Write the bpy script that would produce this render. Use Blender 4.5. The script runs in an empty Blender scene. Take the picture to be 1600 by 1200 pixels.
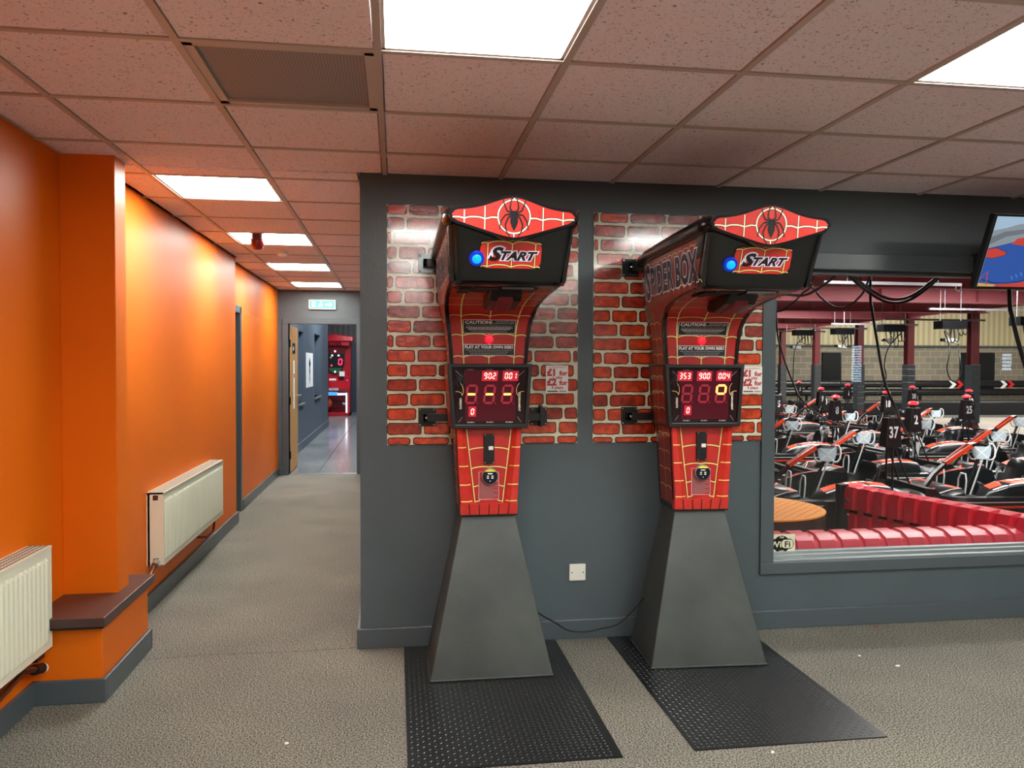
import bpy, math, random
from mathutils import Vector, Matrix
random.seed(7)
S = bpy.context.scene
COL = S.collection
PI = math.pi

# ------------------------------------------------------------------ camera, world, exposure
FPX = 1235.3
cam_d = bpy.data.cameras.new('camera')
cam_d.sensor_width = 36.0
cam_d.lens = 36.0 * FPX / 1600.0
cam_d.clip_start = 0.02
cam_d.clip_end = 200
cam = bpy.data.objects.new('camera', cam_d)
COL.objects.link(cam)
_y, _p, _r = math.radians(8.385), math.radians(-1.414), math.radians(0.1695)
F = Vector((math.sin(_y) * math.cos(_p), math.cos(_y) * math.cos(_p), math.sin(_p)))
R0 = Vector((math.cos(_y), -math.sin(_y), 0))
U0 = R0.cross(F)
R1 = R0 * math.cos(_r) + U0 * math.sin(_r)
U1 = -R0 * math.sin(_r) + U0 * math.cos(_r)
m = Matrix((R1, U1, -F)).transposed().to_4x4()
m.translation = Vector((0, 0, 1.475))
cam.matrix_world = m
S.camera = cam

W = bpy.data.worlds.new('world')
S.world = W
W.use_nodes = True
W.node_tree.nodes['Background'].inputs[0].default_value = (0.5, 0.55, 0.6, 1)
W.node_tree.nodes['Background'].inputs[1].default_value = 0.05

S.view_settings.view_transform = 'Standard'
S.view_settings.look = 'None'
S.view_settings.exposure = 0.0
S.view_settings.gamma = 1.0
S.view_settings.use_curve_mapping = False
try:
    S.cycles.use_denoising = True
    S.cycles.max_bounces = 8
    S.cycles.diffuse_bounces = 5
    S.cycles.glossy_bounces = 4
    S.cycles.transparent_max_bounces = 12
    S.cycles.sample_clamp_indirect = 6.0
    S.cycles.caustics_reflective = False
    S.cycles.caustics_refractive = False
except Exception:
    pass

BACK_FILL_W = 1250.0  # power of the fill light added behind the viewpoint
PANEL_E = 34.5        # ceiling panel emission
ARENA_W = 370.0      # base power of the unseen fill lights added in the kart hall
ROOM_W = 190.0        # fill lights added in the room past the far door


def area(name, loc, sx, sy, power, color=(1, 1, 1), rot=(0, 0, 0)):
    l = bpy.data.lights.new(name, 'AREA')
    l.shape = 'RECTANGLE'
    l.size, l.size_y = sx, sy
    l.energy = power
    l.color = color
    o = bpy.data.objects.new(name, l)
    o.location = loc
    o.rotation_euler = rot
    COL.objects.link(o)
    return o


for (x, y) in ((5.5, 6.6), (9.5, 6.6), (5.5, 11.3), (9.5, 11.3), (9.0, 16.2), (10.5, 21.0)):
    area('hall_lamp', (x, y, 2.88), 2.6, 0.5, ARENA_W * 0.5, (1.0, 0.97, 0.95))  # unseen fill lights added under the hall deck
for (x, y) in ((17, 14), (17, 21), (22, 18)):
    area('hall_lamp', (x, y, 5.4), 3.0, 1.5, ARENA_W * 2.2, (1.0, 0.97, 0.9))  # unseen fill lights added high over the track
# fill light added behind the viewpoint in an invented window, to lift the ceiling
area('window_daylight', (2.45, -4.15, 1.45), 6.6, 1.45, BACK_FILL_W, (0.82, 0.93, 1.0), (PI / 2, 0, PI))
for y in (12.6, 16.5, 21.0):
    area('far_room_lamp', (-0.4, y, 3.6), 1.2, 0.6, ROOM_W, (0.9, 0.95, 1.0))  # unseen fill lights added to brighten the far room

# ------------------------------------------------------------------ helpers


def lin(c):
    c = c / 255.0
    return c / 12.92 if c <= 0.04045 else ((c + 0.055) / 1.055) ** 2.4


def rgb(r, g, b):
    return (lin(r), lin(g), lin(b), 1)


MATS = {}


def mat(name, col, rough=0.5, metal=0.0, emis=None, estr=0.0, var=None, vscale=8.0, bump=0.0, bscale=60.0,
        coat=0.0, spec=0.5, stretch=None, detail=4.0):
    """plain or noise-varied principled material, object-space coordinates"""
    M = bpy.data.materials.new(name)
    M.use_nodes = True
    nt = M.node_tree
    b = nt.nodes['Principled BSDF']
    b.inputs['Base Color'].default_value = rgb(*col)
    b.inputs['Roughness'].default_value = rough
    b.inputs['Metallic'].default_value = metal
    b.inputs['Specular IOR Level'].default_value = spec
    if coat:
        b.inputs['Coat Weight'].default_value = coat
        b.inputs['Coat Roughness'].default_value = 0.10
    if emis:
        b.inputs['Emission Color'].default_value = rgb(*emis)
        b.inputs['Emission Strength'].default_value = estr
    tc = None
    if var or bump:
        tc = nt.nodes.new('ShaderNodeTexCoord')
        mp = nt.nodes.new('ShaderNodeMapping')
        nt.links.new(tc.outputs['Object'], mp.inputs[0])
        if stretch:
            mp.inputs['Scale'].default_value = stretch
    if var:
        n = nt.nodes.new('ShaderNodeTexNoise')
        n.inputs['Scale'].default_value = vscale
        n.inputs['Detail'].default_value = detail
        nt.links.new(mp.outputs[0], n.inputs['Vector'])
        r = nt.nodes.new('ShaderNodeValToRGB')
        r.color_ramp.elements[0].position = 0.35
        r.color_ramp.elements[1].position = 0.65
        r.color_ramp.elements[0].color = rgb(*col)
        r.color_ramp.elements[1].color = rgb(*var)
        nt.links.new(n.outputs['Fac'], r.inputs[0])
        nt.links.new(r.outputs[0], b.inputs['Base Color'])
    if bump:
        n2 = nt.nodes.new('ShaderNodeTexNoise')
        n2.inputs['Scale'].default_value = bscale
        n2.inputs['Detail'].default_value = 3
        nt.links.new(mp.outputs[0], n2.inputs['Vector'])
        bp = nt.nodes.new('ShaderNodeBump')
        bp.inputs['Strength'].default_value = bump
        bp.inputs['Distance'].default_value = 0.01
        nt.links.new(n2.outputs['Fac'], bp.inputs['Height'])
        nt.links.new(bp.outputs[0], b.inputs['Normal'])
    MATS[name] = M
    return M


M_orange = mat('orange_paint', (228, 108, 12), 0.46, var=(232, 113, 14), vscale=1.5, bump=0.05, bscale=30, spec=0.25)
M_grey = mat('slate_paint', (76, 87, 92), 0.40, var=(80, 91, 96), vscale=3, bump=0.1, bscale=70)
M_greytrim = mat('slate_gloss_trim', (78, 87, 92), 0.3, bump=0.04, bscale=50)
M_whitepaint = mat('back_wall_paint', (170, 160, 150), 0.6)
M_alu = mat('aluminium', (170, 178, 180), 0.35, metal=0.7)
M_gridbar = mat('ceiling_grid_bar', (190, 176, 168), 0.4)
M_white = mat('white_plastic', (225, 225, 215), 0.35)
M_cream = mat('radiator_enamel', (226, 225, 203), 0.35)
M_creamdark = mat('radiator_slot', (45, 42, 36), 0.7)
M_brass = mat('pipe_copper', (120, 72, 48), 0.35, metal=0.7)
M_chrome = mat('chrome', (200, 200, 200), 0.15, metal=1)
M_sill = mat('sill_board', (72, 52, 48), 0.35, bump=0.05)
M_blackgloss = mat('black_gloss', (8, 8, 10), 0.22, coat=0.15)
M_blacksat = mat('black_satin', (13, 13, 14), 0.38)
M_blackmatt = mat('black_matt', (12, 12, 12), 0.7)
M_cable = mat('cable_black', (16, 16, 17), 0.45)
M_cablegrey = mat('cable_grey', (62, 64, 68), 0.45)
M_ped = mat('pedestal_steel', (62, 67, 66), 0.36, var=(76, 81, 79), vscale=3.5, bump=0.05, bscale=120, metal=0.25)
M_tread = mat('tread_plate', (30, 32, 33), 0.32, metal=0.3)
M_treadhi = mat('tread_lug', (62, 65, 67), 0.28, metal=0.5)
M_red = mat('web_red', (186, 34, 28), 0.35, var=(172, 28, 24), vscale=14, coat=0.3)
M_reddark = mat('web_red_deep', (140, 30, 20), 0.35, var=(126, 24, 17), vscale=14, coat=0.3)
M_redorange = mat('web_red_orange', (202, 48, 38), 0.35, var=(190, 42, 34), vscale=20, coat=0.3)
M_line = mat('web_line_cream', (238, 214, 130), 0.4)
M_line2 = mat('web_line_white', (240, 236, 205), 0.4)
M_ink = mat('ink_black', (8, 7, 8), 0.35)
M_txtwhite = mat('print_white', (232, 230, 232), 0.4)
M_lav = mat('print_lavender', (226, 224, 248), 0.4)
M_txtgrey = mat('print_grey', (140, 136, 140), 0.4)
M_mortar = mat('mortar_print', (236, 230, 202), 0.2, var=(216, 208, 176), vscale=20, bump=0.22, bscale=45, coat=0.85)
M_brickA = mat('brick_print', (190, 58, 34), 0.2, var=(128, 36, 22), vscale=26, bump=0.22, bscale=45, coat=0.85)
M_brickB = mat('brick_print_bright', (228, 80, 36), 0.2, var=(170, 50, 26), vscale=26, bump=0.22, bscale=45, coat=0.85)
M_brickline = mat('brick_outline', (16, 9, 7), 0.2, bump=0.22, bscale=45, coat=0.85)
M_bluebtn = mat('blue_button_lit', (10, 120, 220), 0.2, emis=(0, 160, 250), estr=1.1)
M_bluering = mat('blue_button_ring', (10, 40, 150), 0.25, emis=(0, 40, 200), estr=0.4)
M_redbtn = mat('red_button_lit', (230, 20, 40), 0.3, emis=(255, 20, 50), estr=1.0)
M_screen = mat('score_screen', (30, 6, 12), 0.18, coat=0.4)
M_screenred = mat('score_screen_red', (64, 6, 22), 0.2, emis=(120, 0, 25), estr=0.12, coat=0.3)
M_segoff = mat('segment_unlit', (110, 12, 34), 0.4, emis=(190, 0, 45), estr=0.42)
M_segon = mat('segment_lit', (255, 190, 120), 0.4, emis=(255, 150, 60), estr=3.2)
M_segsmall = mat('segment_lit_small', (255, 220, 210), 0.4, emis=(255, 190, 180), estr=1.6)
M_halo = mat('segment_backlight', (150, 0, 30), 0.4, emis=(235, 0, 40), estr=0.42)  # red glow around the small digits, drawn as a glowing patch
M_lime = mat('reader_lime', (225, 230, 70), 0.4)
M_screenblue = mat('reader_face', (12, 16, 30), 0.2)
M_maroon = mat('punch_pad_red', (120, 16, 38), 0.5)
M_wood = mat('pine', (214, 160, 92), 0.5, var=(196, 138, 74), vscale=3, stretch=(8, 8, 0.6))
M_sign = mat('exit_face', (70, 180, 170), 0.4, emis=(130, 235, 225), estr=0.35)
M_signw = mat('exit_mark', (235, 255, 255), 0.4, emis=(240, 255, 255), estr=0.7)
M_strobe = mat('strobe_red', (120, 14, 16), 0.2, coat=0.5)
M_strobeb = mat('strobe_base_red', (95, 14, 20), 0.35)
M_paper = mat('paper', (250, 249, 246), 0.6)
M_signred = mat('sign_red', (196, 34, 36), 0.5)
M_wificream = mat('sticker_cream', (226, 224, 196), 0.5)
# kart hall
M_asphalt = mat('hall_floor', (66, 64, 64), 0.45, var=(84, 80, 78), vscale=0.6)
M_track = mat('track_floor', (150, 140, 130), 0.5, var=(130, 122, 114), vscale=0.7)
M_steel = mat('maroon_steel', (196, 114, 122), 0.5)
M_deck = mat('maroon_deck', (206, 134, 140), 0.6, var=(196, 126, 132), vscale=0.7)
M_column = mat('column_maroon', (112, 42, 46), 0.45)
M_pad = mat('column_padding', (52, 58, 62), 0.5)
M_galv = mat('galvanised', (186, 190, 194), 0.35, metal=0.5)
M_barrierpink = mat('barrier_faded_red', (228, 72, 90), 0.36, var=(234, 82, 100), vscale=5, spec=0.35)  # barrier red made pinker, its sheen put into the colour
M_barrier = mat('barrier_red', (224, 36, 62), 0.36, var=(230, 44, 70), vscale=5, spec=0.35)
M_orangedrum = mat('drum_top_orange', (250, 160, 40), 0.5)
M_drumside = mat('drum_side', (44, 38, 36), 0.4)
M_kartblack = mat('kart_black', (18, 20, 23), 0.3)
M_kartorange = mat('kart_orange', (232, 74, 34), 0.32)
M_kartred = mat('kart_red', (196, 36, 40), 0.35)
M_kartwhite = mat('kart_white', (222, 226, 224), 0.35)
M_wheelgrey = mat('steering_plate', (176, 196, 206), 0.4)
M_rubber = mat('rubber', (16, 16, 16), 0.7)
M_kartlamp = mat('kart_lamp_lit', (255, 30, 40), 0.3, emis=(255, 40, 50), estr=3.2)
M_kartmetal = mat('kart_metal', (120, 124, 126), 0.35, metal=0.8)
M_maroonplate = mat('plate_dark', (26, 14, 18), 0.35)
# room beyond
M_bluegrey = mat('blue_grey_paint', (84, 96, 108), 0.45, bump=0.05)
M_navy = mat('navy_paint', (48, 58, 74), 0.5)
M_concrete = mat('polished_concrete', (150, 152, 150), 0.16, var=(118, 122, 124), vscale=1.2, stretch=(1.2, 0.5, 1))
M_boxred = mat('boxer_red', (170, 18, 34), 0.3, coat=0.3)
M_ledwhite = mat('led_white', (255, 255, 255), 0.3, emis=(235, 240, 255), estr=3.0)
M_ledred = mat('led_red', (255, 40, 60), 0.3, emis=(255, 30, 60), estr=6.0)
M_ledblue = mat('led_blue', (80, 150, 230), 0.3, emis=(70, 150, 240), estr=1.0)
M_green = mat('dial_green', (30, 90, 55), 0.4)
M_ball = mat('ball_orange', (215, 96, 44), 0.5)


def emit_mat(name, col, strength):
    M = bpy.data.materials.new(name)
    M.use_nodes = True
    nt = M.node_tree
    nt.nodes.clear()
    o = nt.nodes.new('ShaderNodeOutputMaterial')
    e = nt.nodes.new('ShaderNodeEmission')
    e.inputs[0].default_value = col
    e.inputs[1].default_value = strength
    nt.links.new(e.outputs[0], o.inputs[0])
    return M


M_panel = emit_mat('panel_light', (0.98, 1.0, 0.945, 1), PANEL_E)


def glass_mat():
    M = bpy.data.materials.new('window_glass')
    M.use_nodes = True
    nt = M.node_tree
    nt.nodes.clear()
    o = nt.nodes.new('ShaderNodeOutputMaterial')
    t = nt.nodes.new('ShaderNodeBsdfTransparent')
    t.inputs[0].default_value = (0.96, 0.98, 0.97, 1)
    g = nt.nodes.new('ShaderNodeBsdfGlossy')
    g.inputs['Roughness'].default_value = 0.0
    lw = nt.nodes.new('ShaderNodeLayerWeight')
    lw.inputs[0].default_value = 0.5
    pw = nt.nodes.new('ShaderNodeMath')
    pw.operation = 'POWER'
    pw.inputs[1].default_value = 5.0
    nt.links.new(lw.outputs['Facing'], pw.inputs[0])
    f = nt.nodes.new('ShaderNodeMath')
    f.operation = 'MULTIPLY_ADD'
    f.inputs[1].default_value = 0.95
    f.inputs[2].default_value = 0.04
    nt.links.new(pw.outputs[0], f.inputs[0])
    x = nt.nodes.new('ShaderNodeMixShader')
    nt.links.new(f.outputs[0], x.inputs[0])
    nt.links.new(t.outputs[0], x.inputs[1])
    nt.links.new(g.outputs[0], x.inputs[2])
    nt.links.new(x.outputs[0], o.inputs[0])
    return M


M_dots = emit_mat('display_dots', (0.62, 0.80, 1.0, 1), 9.0)
M_glass = glass_mat()


def tile_mat():
    M = bpy.data.materials.new('ceiling_tile')
    M.use_nodes = True
    nt = M.node_tree
    b = nt.nodes['Principled BSDF']
    b.inputs['Roughness'].default_value = 0.85
    b.inputs['Specular IOR Level'].default_value = 0.2
    tc = nt.nodes.new('ShaderNodeTexCoord')
    mp = nt.nodes.new('ShaderNodeMapping')
    mp.inputs['Scale'].default_value = (1, 1, 1)
    nt.links.new(tc.outputs['Object'], mp.inputs[0])
    # small worm-like pits: thresholded noise
    n = nt.nodes.new('ShaderNodeTexNoise')
    n.inputs['Scale'].default_value = 105
    n.inputs['Detail'].default_value = 3
    n.inputs['Distortion'].default_value = 1.2
    nt.links.new(mp.outputs[0], n.inputs['Vector'])
    r = nt.nodes.new('ShaderNodeValToRGB')
    r.color_ramp.elements[0].position = 0.335
    r.color_ramp.elements[1].position = 0.385
    r.color_ramp.elements[0].color = rgb(140, 124, 118)
    r.color_ramp.elements[1].color = rgb(242, 230, 236)
    nt.links.new(n.outputs['Fac'], r.inputs[0])
    nt.links.new(r.outputs[0], b.inputs['Base Color'])
    bp = nt.nodes.new('ShaderNodeBump')
    bp.inputs['Strength'].default_value = 0.4
    bp.inputs['Distance'].default_value = 0.004
    nt.links.new(r.outputs[0], bp.inputs['Height'])
    nt.links.new(bp.outputs[0], b.inputs['Normal'])
    return M


M_tile = tile_mat()


def carpet_mat():
    M = bpy.data.materials.new('carpet')
    M.use_nodes = True
    nt = M.node_tree
    b = nt.nodes['Principled BSDF']
    b.inputs['Roughness'].default_value = 0.95
    b.inputs['Specular IOR Level'].default_value = 0.15
    tc = nt.nodes.new('ShaderNodeTexCoord')
    n = nt.nodes.new('ShaderNodeTexNoise')
    n.inputs['Scale'].default_value = 150
    n.inputs['Detail'].default_value = 6
    n.inputs['Roughness'].default_value = 0.75
    nt.links.new(tc.outputs['Object'], n.inputs['Vector'])
    r = nt.nodes.new('ShaderNodeValToRGB')
    r.color_ramp.elements[0].position = 0.42
    r.color_ramp.elements[1].position = 0.59
    r.color_ramp.elements[0].color = rgb(34, 33, 31)
    r.color_ramp.elements[1].color = rgb(184, 180, 168)
    nt.links.new(n.outputs['Fac'], r.inputs[0])
    n3 = nt.nodes.new('ShaderNodeTexNoise')
    n3.inputs['Scale'].default_value = 1.7
    n3.inputs['Detail'].default_value = 5
    nt.links.new(tc.outputs['Object'], n3.inputs['Vector'])
    r3 = nt.nodes.new('ShaderNodeValToRGB')
    r3.color_ramp.elements[0].position = 0.3
    r3.color_ramp.elements[1].position = 0.7
    r3.color_ramp.elements[0].color = (0.82, 0.82, 0.82, 1)
    r3.color_ramp.elements[1].color = (1.05, 1.04, 1.0, 1)
    nt.links.new(n3.outputs['Fac'], r3.inputs[0])
    mx = nt.nodes.new('ShaderNodeMix')
    mx.data_type = 'RGBA'
    mx.blend_type = 'MULTIPLY'
    mx.inputs[0].default_value = 1
    nt.links.new(r.outputs[0], mx.inputs[6])
    nt.links.new(r3.outputs[0], mx.inputs[7])
    nt.links.new(mx.outputs[2], b.inputs['Base Color'])
    bp = nt.nodes.new('ShaderNodeBump')
    bp.inputs['Strength'].default_value = 0.8
    bp.inputs['Distance'].default_value = 0.01
    nt.links.new(n.outputs['Fac'], bp.inputs['Height'])
    nt.links.new(bp.outputs[0], b.inputs['Normal'])
    return M


M_carpet = carpet_mat()
M_carpetseam = mat('carpet_seam', (40, 38, 35), 0.9)


def block_mat():
    M = bpy.data.materials.new('block_wall')
    M.use_nodes = True
    nt = M.node_tree
    b = nt.nodes['Principled BSDF']
    b.inputs['Roughness'].default_value = 0.8
    tc = nt.nodes.new('ShaderNodeTexCoord')
    mp = nt.nodes.new('ShaderNodeMapping')
    mp.inputs['Rotation'].default_value = (PI / 2, 0, 0)
    nt.links.new(tc.outputs['Object'], mp.inputs[0])
    k = nt.nodes.new('ShaderNodeTexBrick')
    k.inputs['Scale'].default_value = 1.0
    k.inputs['Brick Width'].default_value = 0.45
    k.inputs['Row Height'].default_value = 0.225
    k.inputs['Mortar Size'].default_value = 0.012
    k.inputs['Color1'].default_value = rgb(142, 134, 116)
    k.inputs['Color2'].default_value = rgb(122, 116, 102)
    k.inputs['Mortar'].default_value = rgb(166, 160, 144)
    nt.links.new(mp.outputs[0], k.inputs['Vector'])
    nt.links.new(k.outputs['Color'], b.inputs['Base Color'])
    return M


M_block = block_mat()


def clad_mat(name, c1, c2, scale):
    M = bpy.data.materials.new(name)
    M.use_nodes = True
    nt = M.node_tree
    b = nt.nodes['Principled BSDF']
    b.inputs['Roughness'].default_value = 0.5
    tc = nt.nodes.new('ShaderNodeTexCoord')
    w = nt.nodes.new('ShaderNodeTexWave')
    w.bands_direction = 'X'
    w.inputs['Scale'].default_value = scale
    nt.links.new(tc.outputs['Object'], w.inputs['Vector'])
    r = nt.nodes.new('ShaderNodeValToRGB')
    r.color_ramp.elements[0].color = rgb(*c1)
    r.color_ramp.elements[1].color = rgb(*c2)
    nt.links.new(w.outputs['Fac'], r.inputs[0])
    nt.links.new(r.outputs[0], b.inputs['Base Color'])
    return M


M_clad = clad_mat('cream_cladding', (176, 166, 128), (206, 198, 160), 1.4)
M_darkclad = clad_mat('dark_cladding', (66, 64, 64), (92, 90, 88), 2.0)


def mesh_grille_mat():
    """perforated metal vent face"""
    M = bpy.data.materials.new('perforated_vent')
    M.use_nodes = True
    nt = M.node_tree
    b = nt.nodes['Principled BSDF']
    b.inputs['Roughness'].default_value = 0.5
    tc = nt.nodes.new('ShaderNodeTexCoord')
    v = nt.nodes.new('ShaderNodeTexVoronoi')
    v.inputs['Scale'].default_value = 95
    v.inputs['Randomness'].default_value = 0.0
    nt.links.new(tc.outputs['Object'], v.inputs['Vector'])
    r = nt.nodes.new('ShaderNodeValToRGB')
    r.color_ramp.elements[0].position = 0.40
    r.color_ramp.elements[1].position = 0.46
    r.color_ramp.elements[0].color = rgb(50, 46, 46)
    r.color_ramp.elements[1].color = rgb(150, 138, 134)
    nt.links.new(v.outputs['Distance'], r.inputs[0])
    nt.links.new(r.outputs[0], b.inputs['Base Color'])
    return M


M_perf = mesh_grille_mat()

_txt = {}


def text_mesh(s, offset=0.0, shear=0.0):
    key = (s, round(offset, 4), round(shear, 3))
    if key in _txt:
        return _txt[key]
    c = bpy.data.curves.new('t', 'FONT')
    c.body = s
    c.size = 1.0
    c.offset = offset
    c.shear = shear
    c.resolution_u = 3
    c.fill_mode = 'FRONT'
    o = bpy.data.objects.new('t', c)
    COL.objects.link(o)
    bpy.context.view_layer.update()
    dg = bpy.context.evaluated_depsgraph_get()
    e = o.evaluated_get(dg)
    me = e.to_mesh()
    vs = [v.co.copy() for v in me.vertices]
    fs = [tuple(p.vertices) for p in me.polygons]
    e.to_mesh_clear()
    bpy.data.objects.remove(o)
    bpy.data.curves.remove(c)
    xs = [v.x for v in vs] or [0]
    ys = [v.y for v in vs] or [0]
    _txt[key] = (vs, fs, min(xs), max(xs), min(ys), max(ys))
    return _txt[key]


class MB:
    def __init__(self):
        self.v, self.f, self.mi, self.mats = [], [], [], []
        self.T = None

    def m(self, M):
        if M not in self.mats:
            self.mats.append(M)
        return self.mats.index(M)

    def add(self, vs, fs, M):
        i0 = len(self.v)
        k = self.m(M)
        for p in vs:
            p = Vector(p)
            if self.T is not None:
                p = self.T @ p
            self.v.append(p)
        for f in fs:
            self.f.append([i0 + i for i in f])
            self.mi.append(k)
        return self

    def box(self, x0, y0, z0, x1, y1, z1, M):
        if x0 > x1: x0, x1 = x1, x0
        if y0 > y1: y0, y1 = y1, y0
        if z0 > z1: z0, z1 = z1, z0
        v = [(x0, y0, z0), (x1, y0, z0), (x1, y1, z0), (x0, y1, z0), (x0, y0, z1), (x1, y0, z1), (x1, y1, z1), (x0, y1, z1)]
        f = [(0, 3, 2, 1), (4, 5, 6, 7), (0, 1, 5, 4), (1, 2, 6, 5), (2, 3, 7, 6), (3, 0, 4, 7)]
        return self.add(v, f, M)

    def hexa(self, b, t, M):
        """bottom ring and top ring of 4 points each"""
        v = list(b) + list(t)
        f = [(0, 3, 2, 1), (4, 5, 6, 7), (0, 1, 5, 4), (1, 2, 6, 5), (2, 3, 7, 6), (3, 0, 4, 7)]
        return self.add(v, f, M)

    def loft(self, rings, M, closed=True, caps=True):
        n = len(rings[0])
        v = [p for r in rings for p in r]
        f = []
        for j in range(len(rings) - 1):
            for i in range(n if closed else n - 1):
                a, b_ = j * n + i, j * n + (i + 1) % n
                f.append((a, b_, b_ + n, a + n))
        if caps and closed:
            f.append(tuple(reversed(range(n))))
            f.append(tuple(range((len(rings) - 1) * n, len(rings) * n)))
        return self.add(v, f, M)

    def prism(self, pts, fn, a, b_, M):
        """pts 2D outline; fn(u,v,w) -> 3D; extruded w from a to b_"""
        return self.loft([[fn(u, v, a) for u, v in pts], [fn(u, v, b_) for u, v in pts]], M)

    def cyl(self, p0, p1, r0, r1=None, n=16, M=None, caps=True):
        r1 = r0 if r1 is None else r1
        p0, p1 = Vector(p0), Vector(p1)
        d = (p1 - p0).normalized()
        a = d.orthogonal().normalized()
        c = d.cross(a)
        rings = []
        for p, r in ((p0, r0), (p1, r1)):
            rings.append([p + a * (r * math.cos(2 * PI * i / n)) + c * (r * math.sin(2 * PI * i / n)) for i in range(n)])
        return self.loft(rings, M, caps=caps)

    def lathe(self, prof, o, d, M, n=20):
        o, d = Vector(o), Vector(d).normalized()
        a = d.orthogonal().normalized()
        c = d.cross(a)
        rings = [[o + d * h + a * (r * math.cos(2 * PI * i / n)) + c * (r * math.sin(2 * PI * i / n)) for i in range(n)] for r, h in prof]
        return self.loft(rings, M, caps=True)

    def tube(self, path, r, M, n=8, closed=False):
        P = [Vector(p) for p in path]
        N = len(P)
        rings = []
        up = None
        for i, p in enumerate(P):
            if closed:
                t = (P[(i + 1) % N] - P[i - 1]).normalized()
            else:
                t = (P[min(i + 1, N - 1)] - P[max(i - 1, 0)]).normalized()
            if up is None:
                up = t.orthogonal().normalized()
            up = (up - t * up.dot(t))
            if up.length < 1e-6:
                up = t.orthogonal()
            up.normalize()
            c = t.cross(up)
            rings.append([p + up * (r * math.cos(2 * PI * k / n)) + c * (r * math.sin(2 * PI * k / n)) for k in range(n)])
        if closed:
            rings.append(rings[0])
            return self.loft(rings, M, caps=False)
        return self.loft(rings, M)

    def ribbon(self, fn, pts, w, M):
        """strip of width w along a 2D polyline, mapped by fn(u,v) -> 3D"""
        n = len(pts)
        vs = []
        for i in range(n):
            a = pts[max(i - 1, 0)]
            b_ = pts[min(i + 1, n - 1)]
            dx, dy = b_[0] - a[0], b_[1] - a[1]
            l = math.hypot(dx, dy) or 1
            nx, ny = -dy / l * w / 2, dx / l * w / 2
            vs.append(fn(pts[i][0] + nx, pts[i][1] + ny))
            vs.append(fn(pts[i][0] - nx, pts[i][1] - ny))
        return self.add(vs, [(2 * i, 2 * i + 1, 2 * i + 3, 2 * i + 2) for i in range(n - 1)], M)

    def text(self, s, M, fn, cx, cy, h, wmax=None, offset=0.0, shear=0.0, sx=1.0, align='C'):
        """flat lettering; fn(u,v) -> 3D; h is the cap height"""
        vs, fs, x0, x1, y0, y1 = text_mesh(s, offset, shear)
        k = h / 0.70
        kx = k * sx
        if wmax and (x1 - x0) * kx > wmax:
            kx = wmax / (x1 - x0)
        mx = {'C': (x0 + x1) / 2, 'L': x0, 'R': x1}[align]
        return self.add([fn(cx + (v.x - mx) * kx, cy + (v.y - 0.35) * k) for v in vs], fs, M)

    def build(self, name, parent=None, smooth=None, bevel=None, loc=None):
        me = bpy.data.meshes.new(name)
        me.from_pydata([tuple(p) for p in self.v], [], self.f)
        for M in self.mats:
            me.materials.append(M)
        me.polygons.foreach_set('material_index', self.mi)
        me.validate()
        me.update()
        if smooth is not None:
            me.shade_smooth()
            try:
                me.set_sharp_from_angle(angle=math.radians(smooth))
            except Exception:
                pass
        o = bpy.data.objects.new(name, me)
        COL.objects.link(o)
        if parent is not None:
            o.parent = parent
        if bevel:
            b = o.modifiers.new('bevel', 'BEVEL')
            b.width = bevel
            b.segments = 2
            b.limit_method = 'ANGLE'
            b.angle_limit = math.radians(40)
        return o


def tag(o, label=None, cat=None, group=None, kind=None):
    if label: o['label'] = label
    if cat: o['category'] = cat
    if group: o['group'] = group
    if kind: o['kind'] = kind
    return o


def thing(name, loc, label, cat, group=None, rz=0):
    o = bpy.data.objects.new(name, None)
    o.empty_display_size = 0.1
    o.location = loc
    o.rotation_euler = (0, 0, rz)
    COL.objects.link(o)
    return tag(o, label, cat, group)


def struct(o):
    o['kind'] = 'structure'
    return o


def copy_tree(o, parent=None):
    c = o.copy()
    COL.objects.link(c)
    if parent is not None:
        c.parent = parent
    for ch in list(o.children):
        copy_tree(ch, c)
    return c


def wall_slab(mb, axis, c0, c1, a0, a1, z0, z1, holes, M):
    """axis 'x': slab spans x a0..a1, y c0..c1; axis 'y': spans y a0..a1, x c0..c1; rectangular holes (a0,a1,z0,z1)"""
    As = sorted({a0, a1, *[h[0] for h in holes], *[h[1] for h in holes]})
    Zs = sorted({z0, z1, *[h[2] for h in holes], *[h[3] for h in holes]})
    for i in range(len(As) - 1):
        for j in range(len(Zs) - 1):
            am, zm = (As[i] + As[i + 1]) / 2, (Zs[j] + Zs[j + 1]) / 2
            if any(h[0] < am < h[1] and h[2] < zm < h[3] for h in holes):
                continue
            if axis == 'x':
                mb.box(As[i], c0, Zs[j], As[i + 1], c1, Zs[j + 1], M)
            else:
                mb.box(c0, As[i], Zs[j], c1, As[i + 1], Zs[j + 1], M)


def rrect(w, h, r, n=5):
    pts = []
    for cx, cy, a0 in ((w - r, h - r, 0), (-w + r, h - r, 90), (-w + r, -h + r, 180), (w - r, -h + r, 270)):
        for i in range(n + 1):
            a = math.radians(a0 + 90 * i / n)
            pts.append((cx + r * math.cos(a), cy + r * math.sin(a)))
    return pts


def scallop(x0, y0, x1, y1, sag, n=8):
    """arc from p0 to p1 bulging by sag to the left of travel"""
    dx, dy = x1 - x0, y1 - y0
    l = math.hypot(dx, dy)
    nx, ny = -dy / l, dx / l
    out = []
    for i in range(n + 1):
        t = i / n
        s = sag * (1 - (2 * abs(t - 0.5)) ** 2.6)
        out.append((x0 + dx * t + nx * s, y0 + dy * t + ny * s))
    return out


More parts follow.
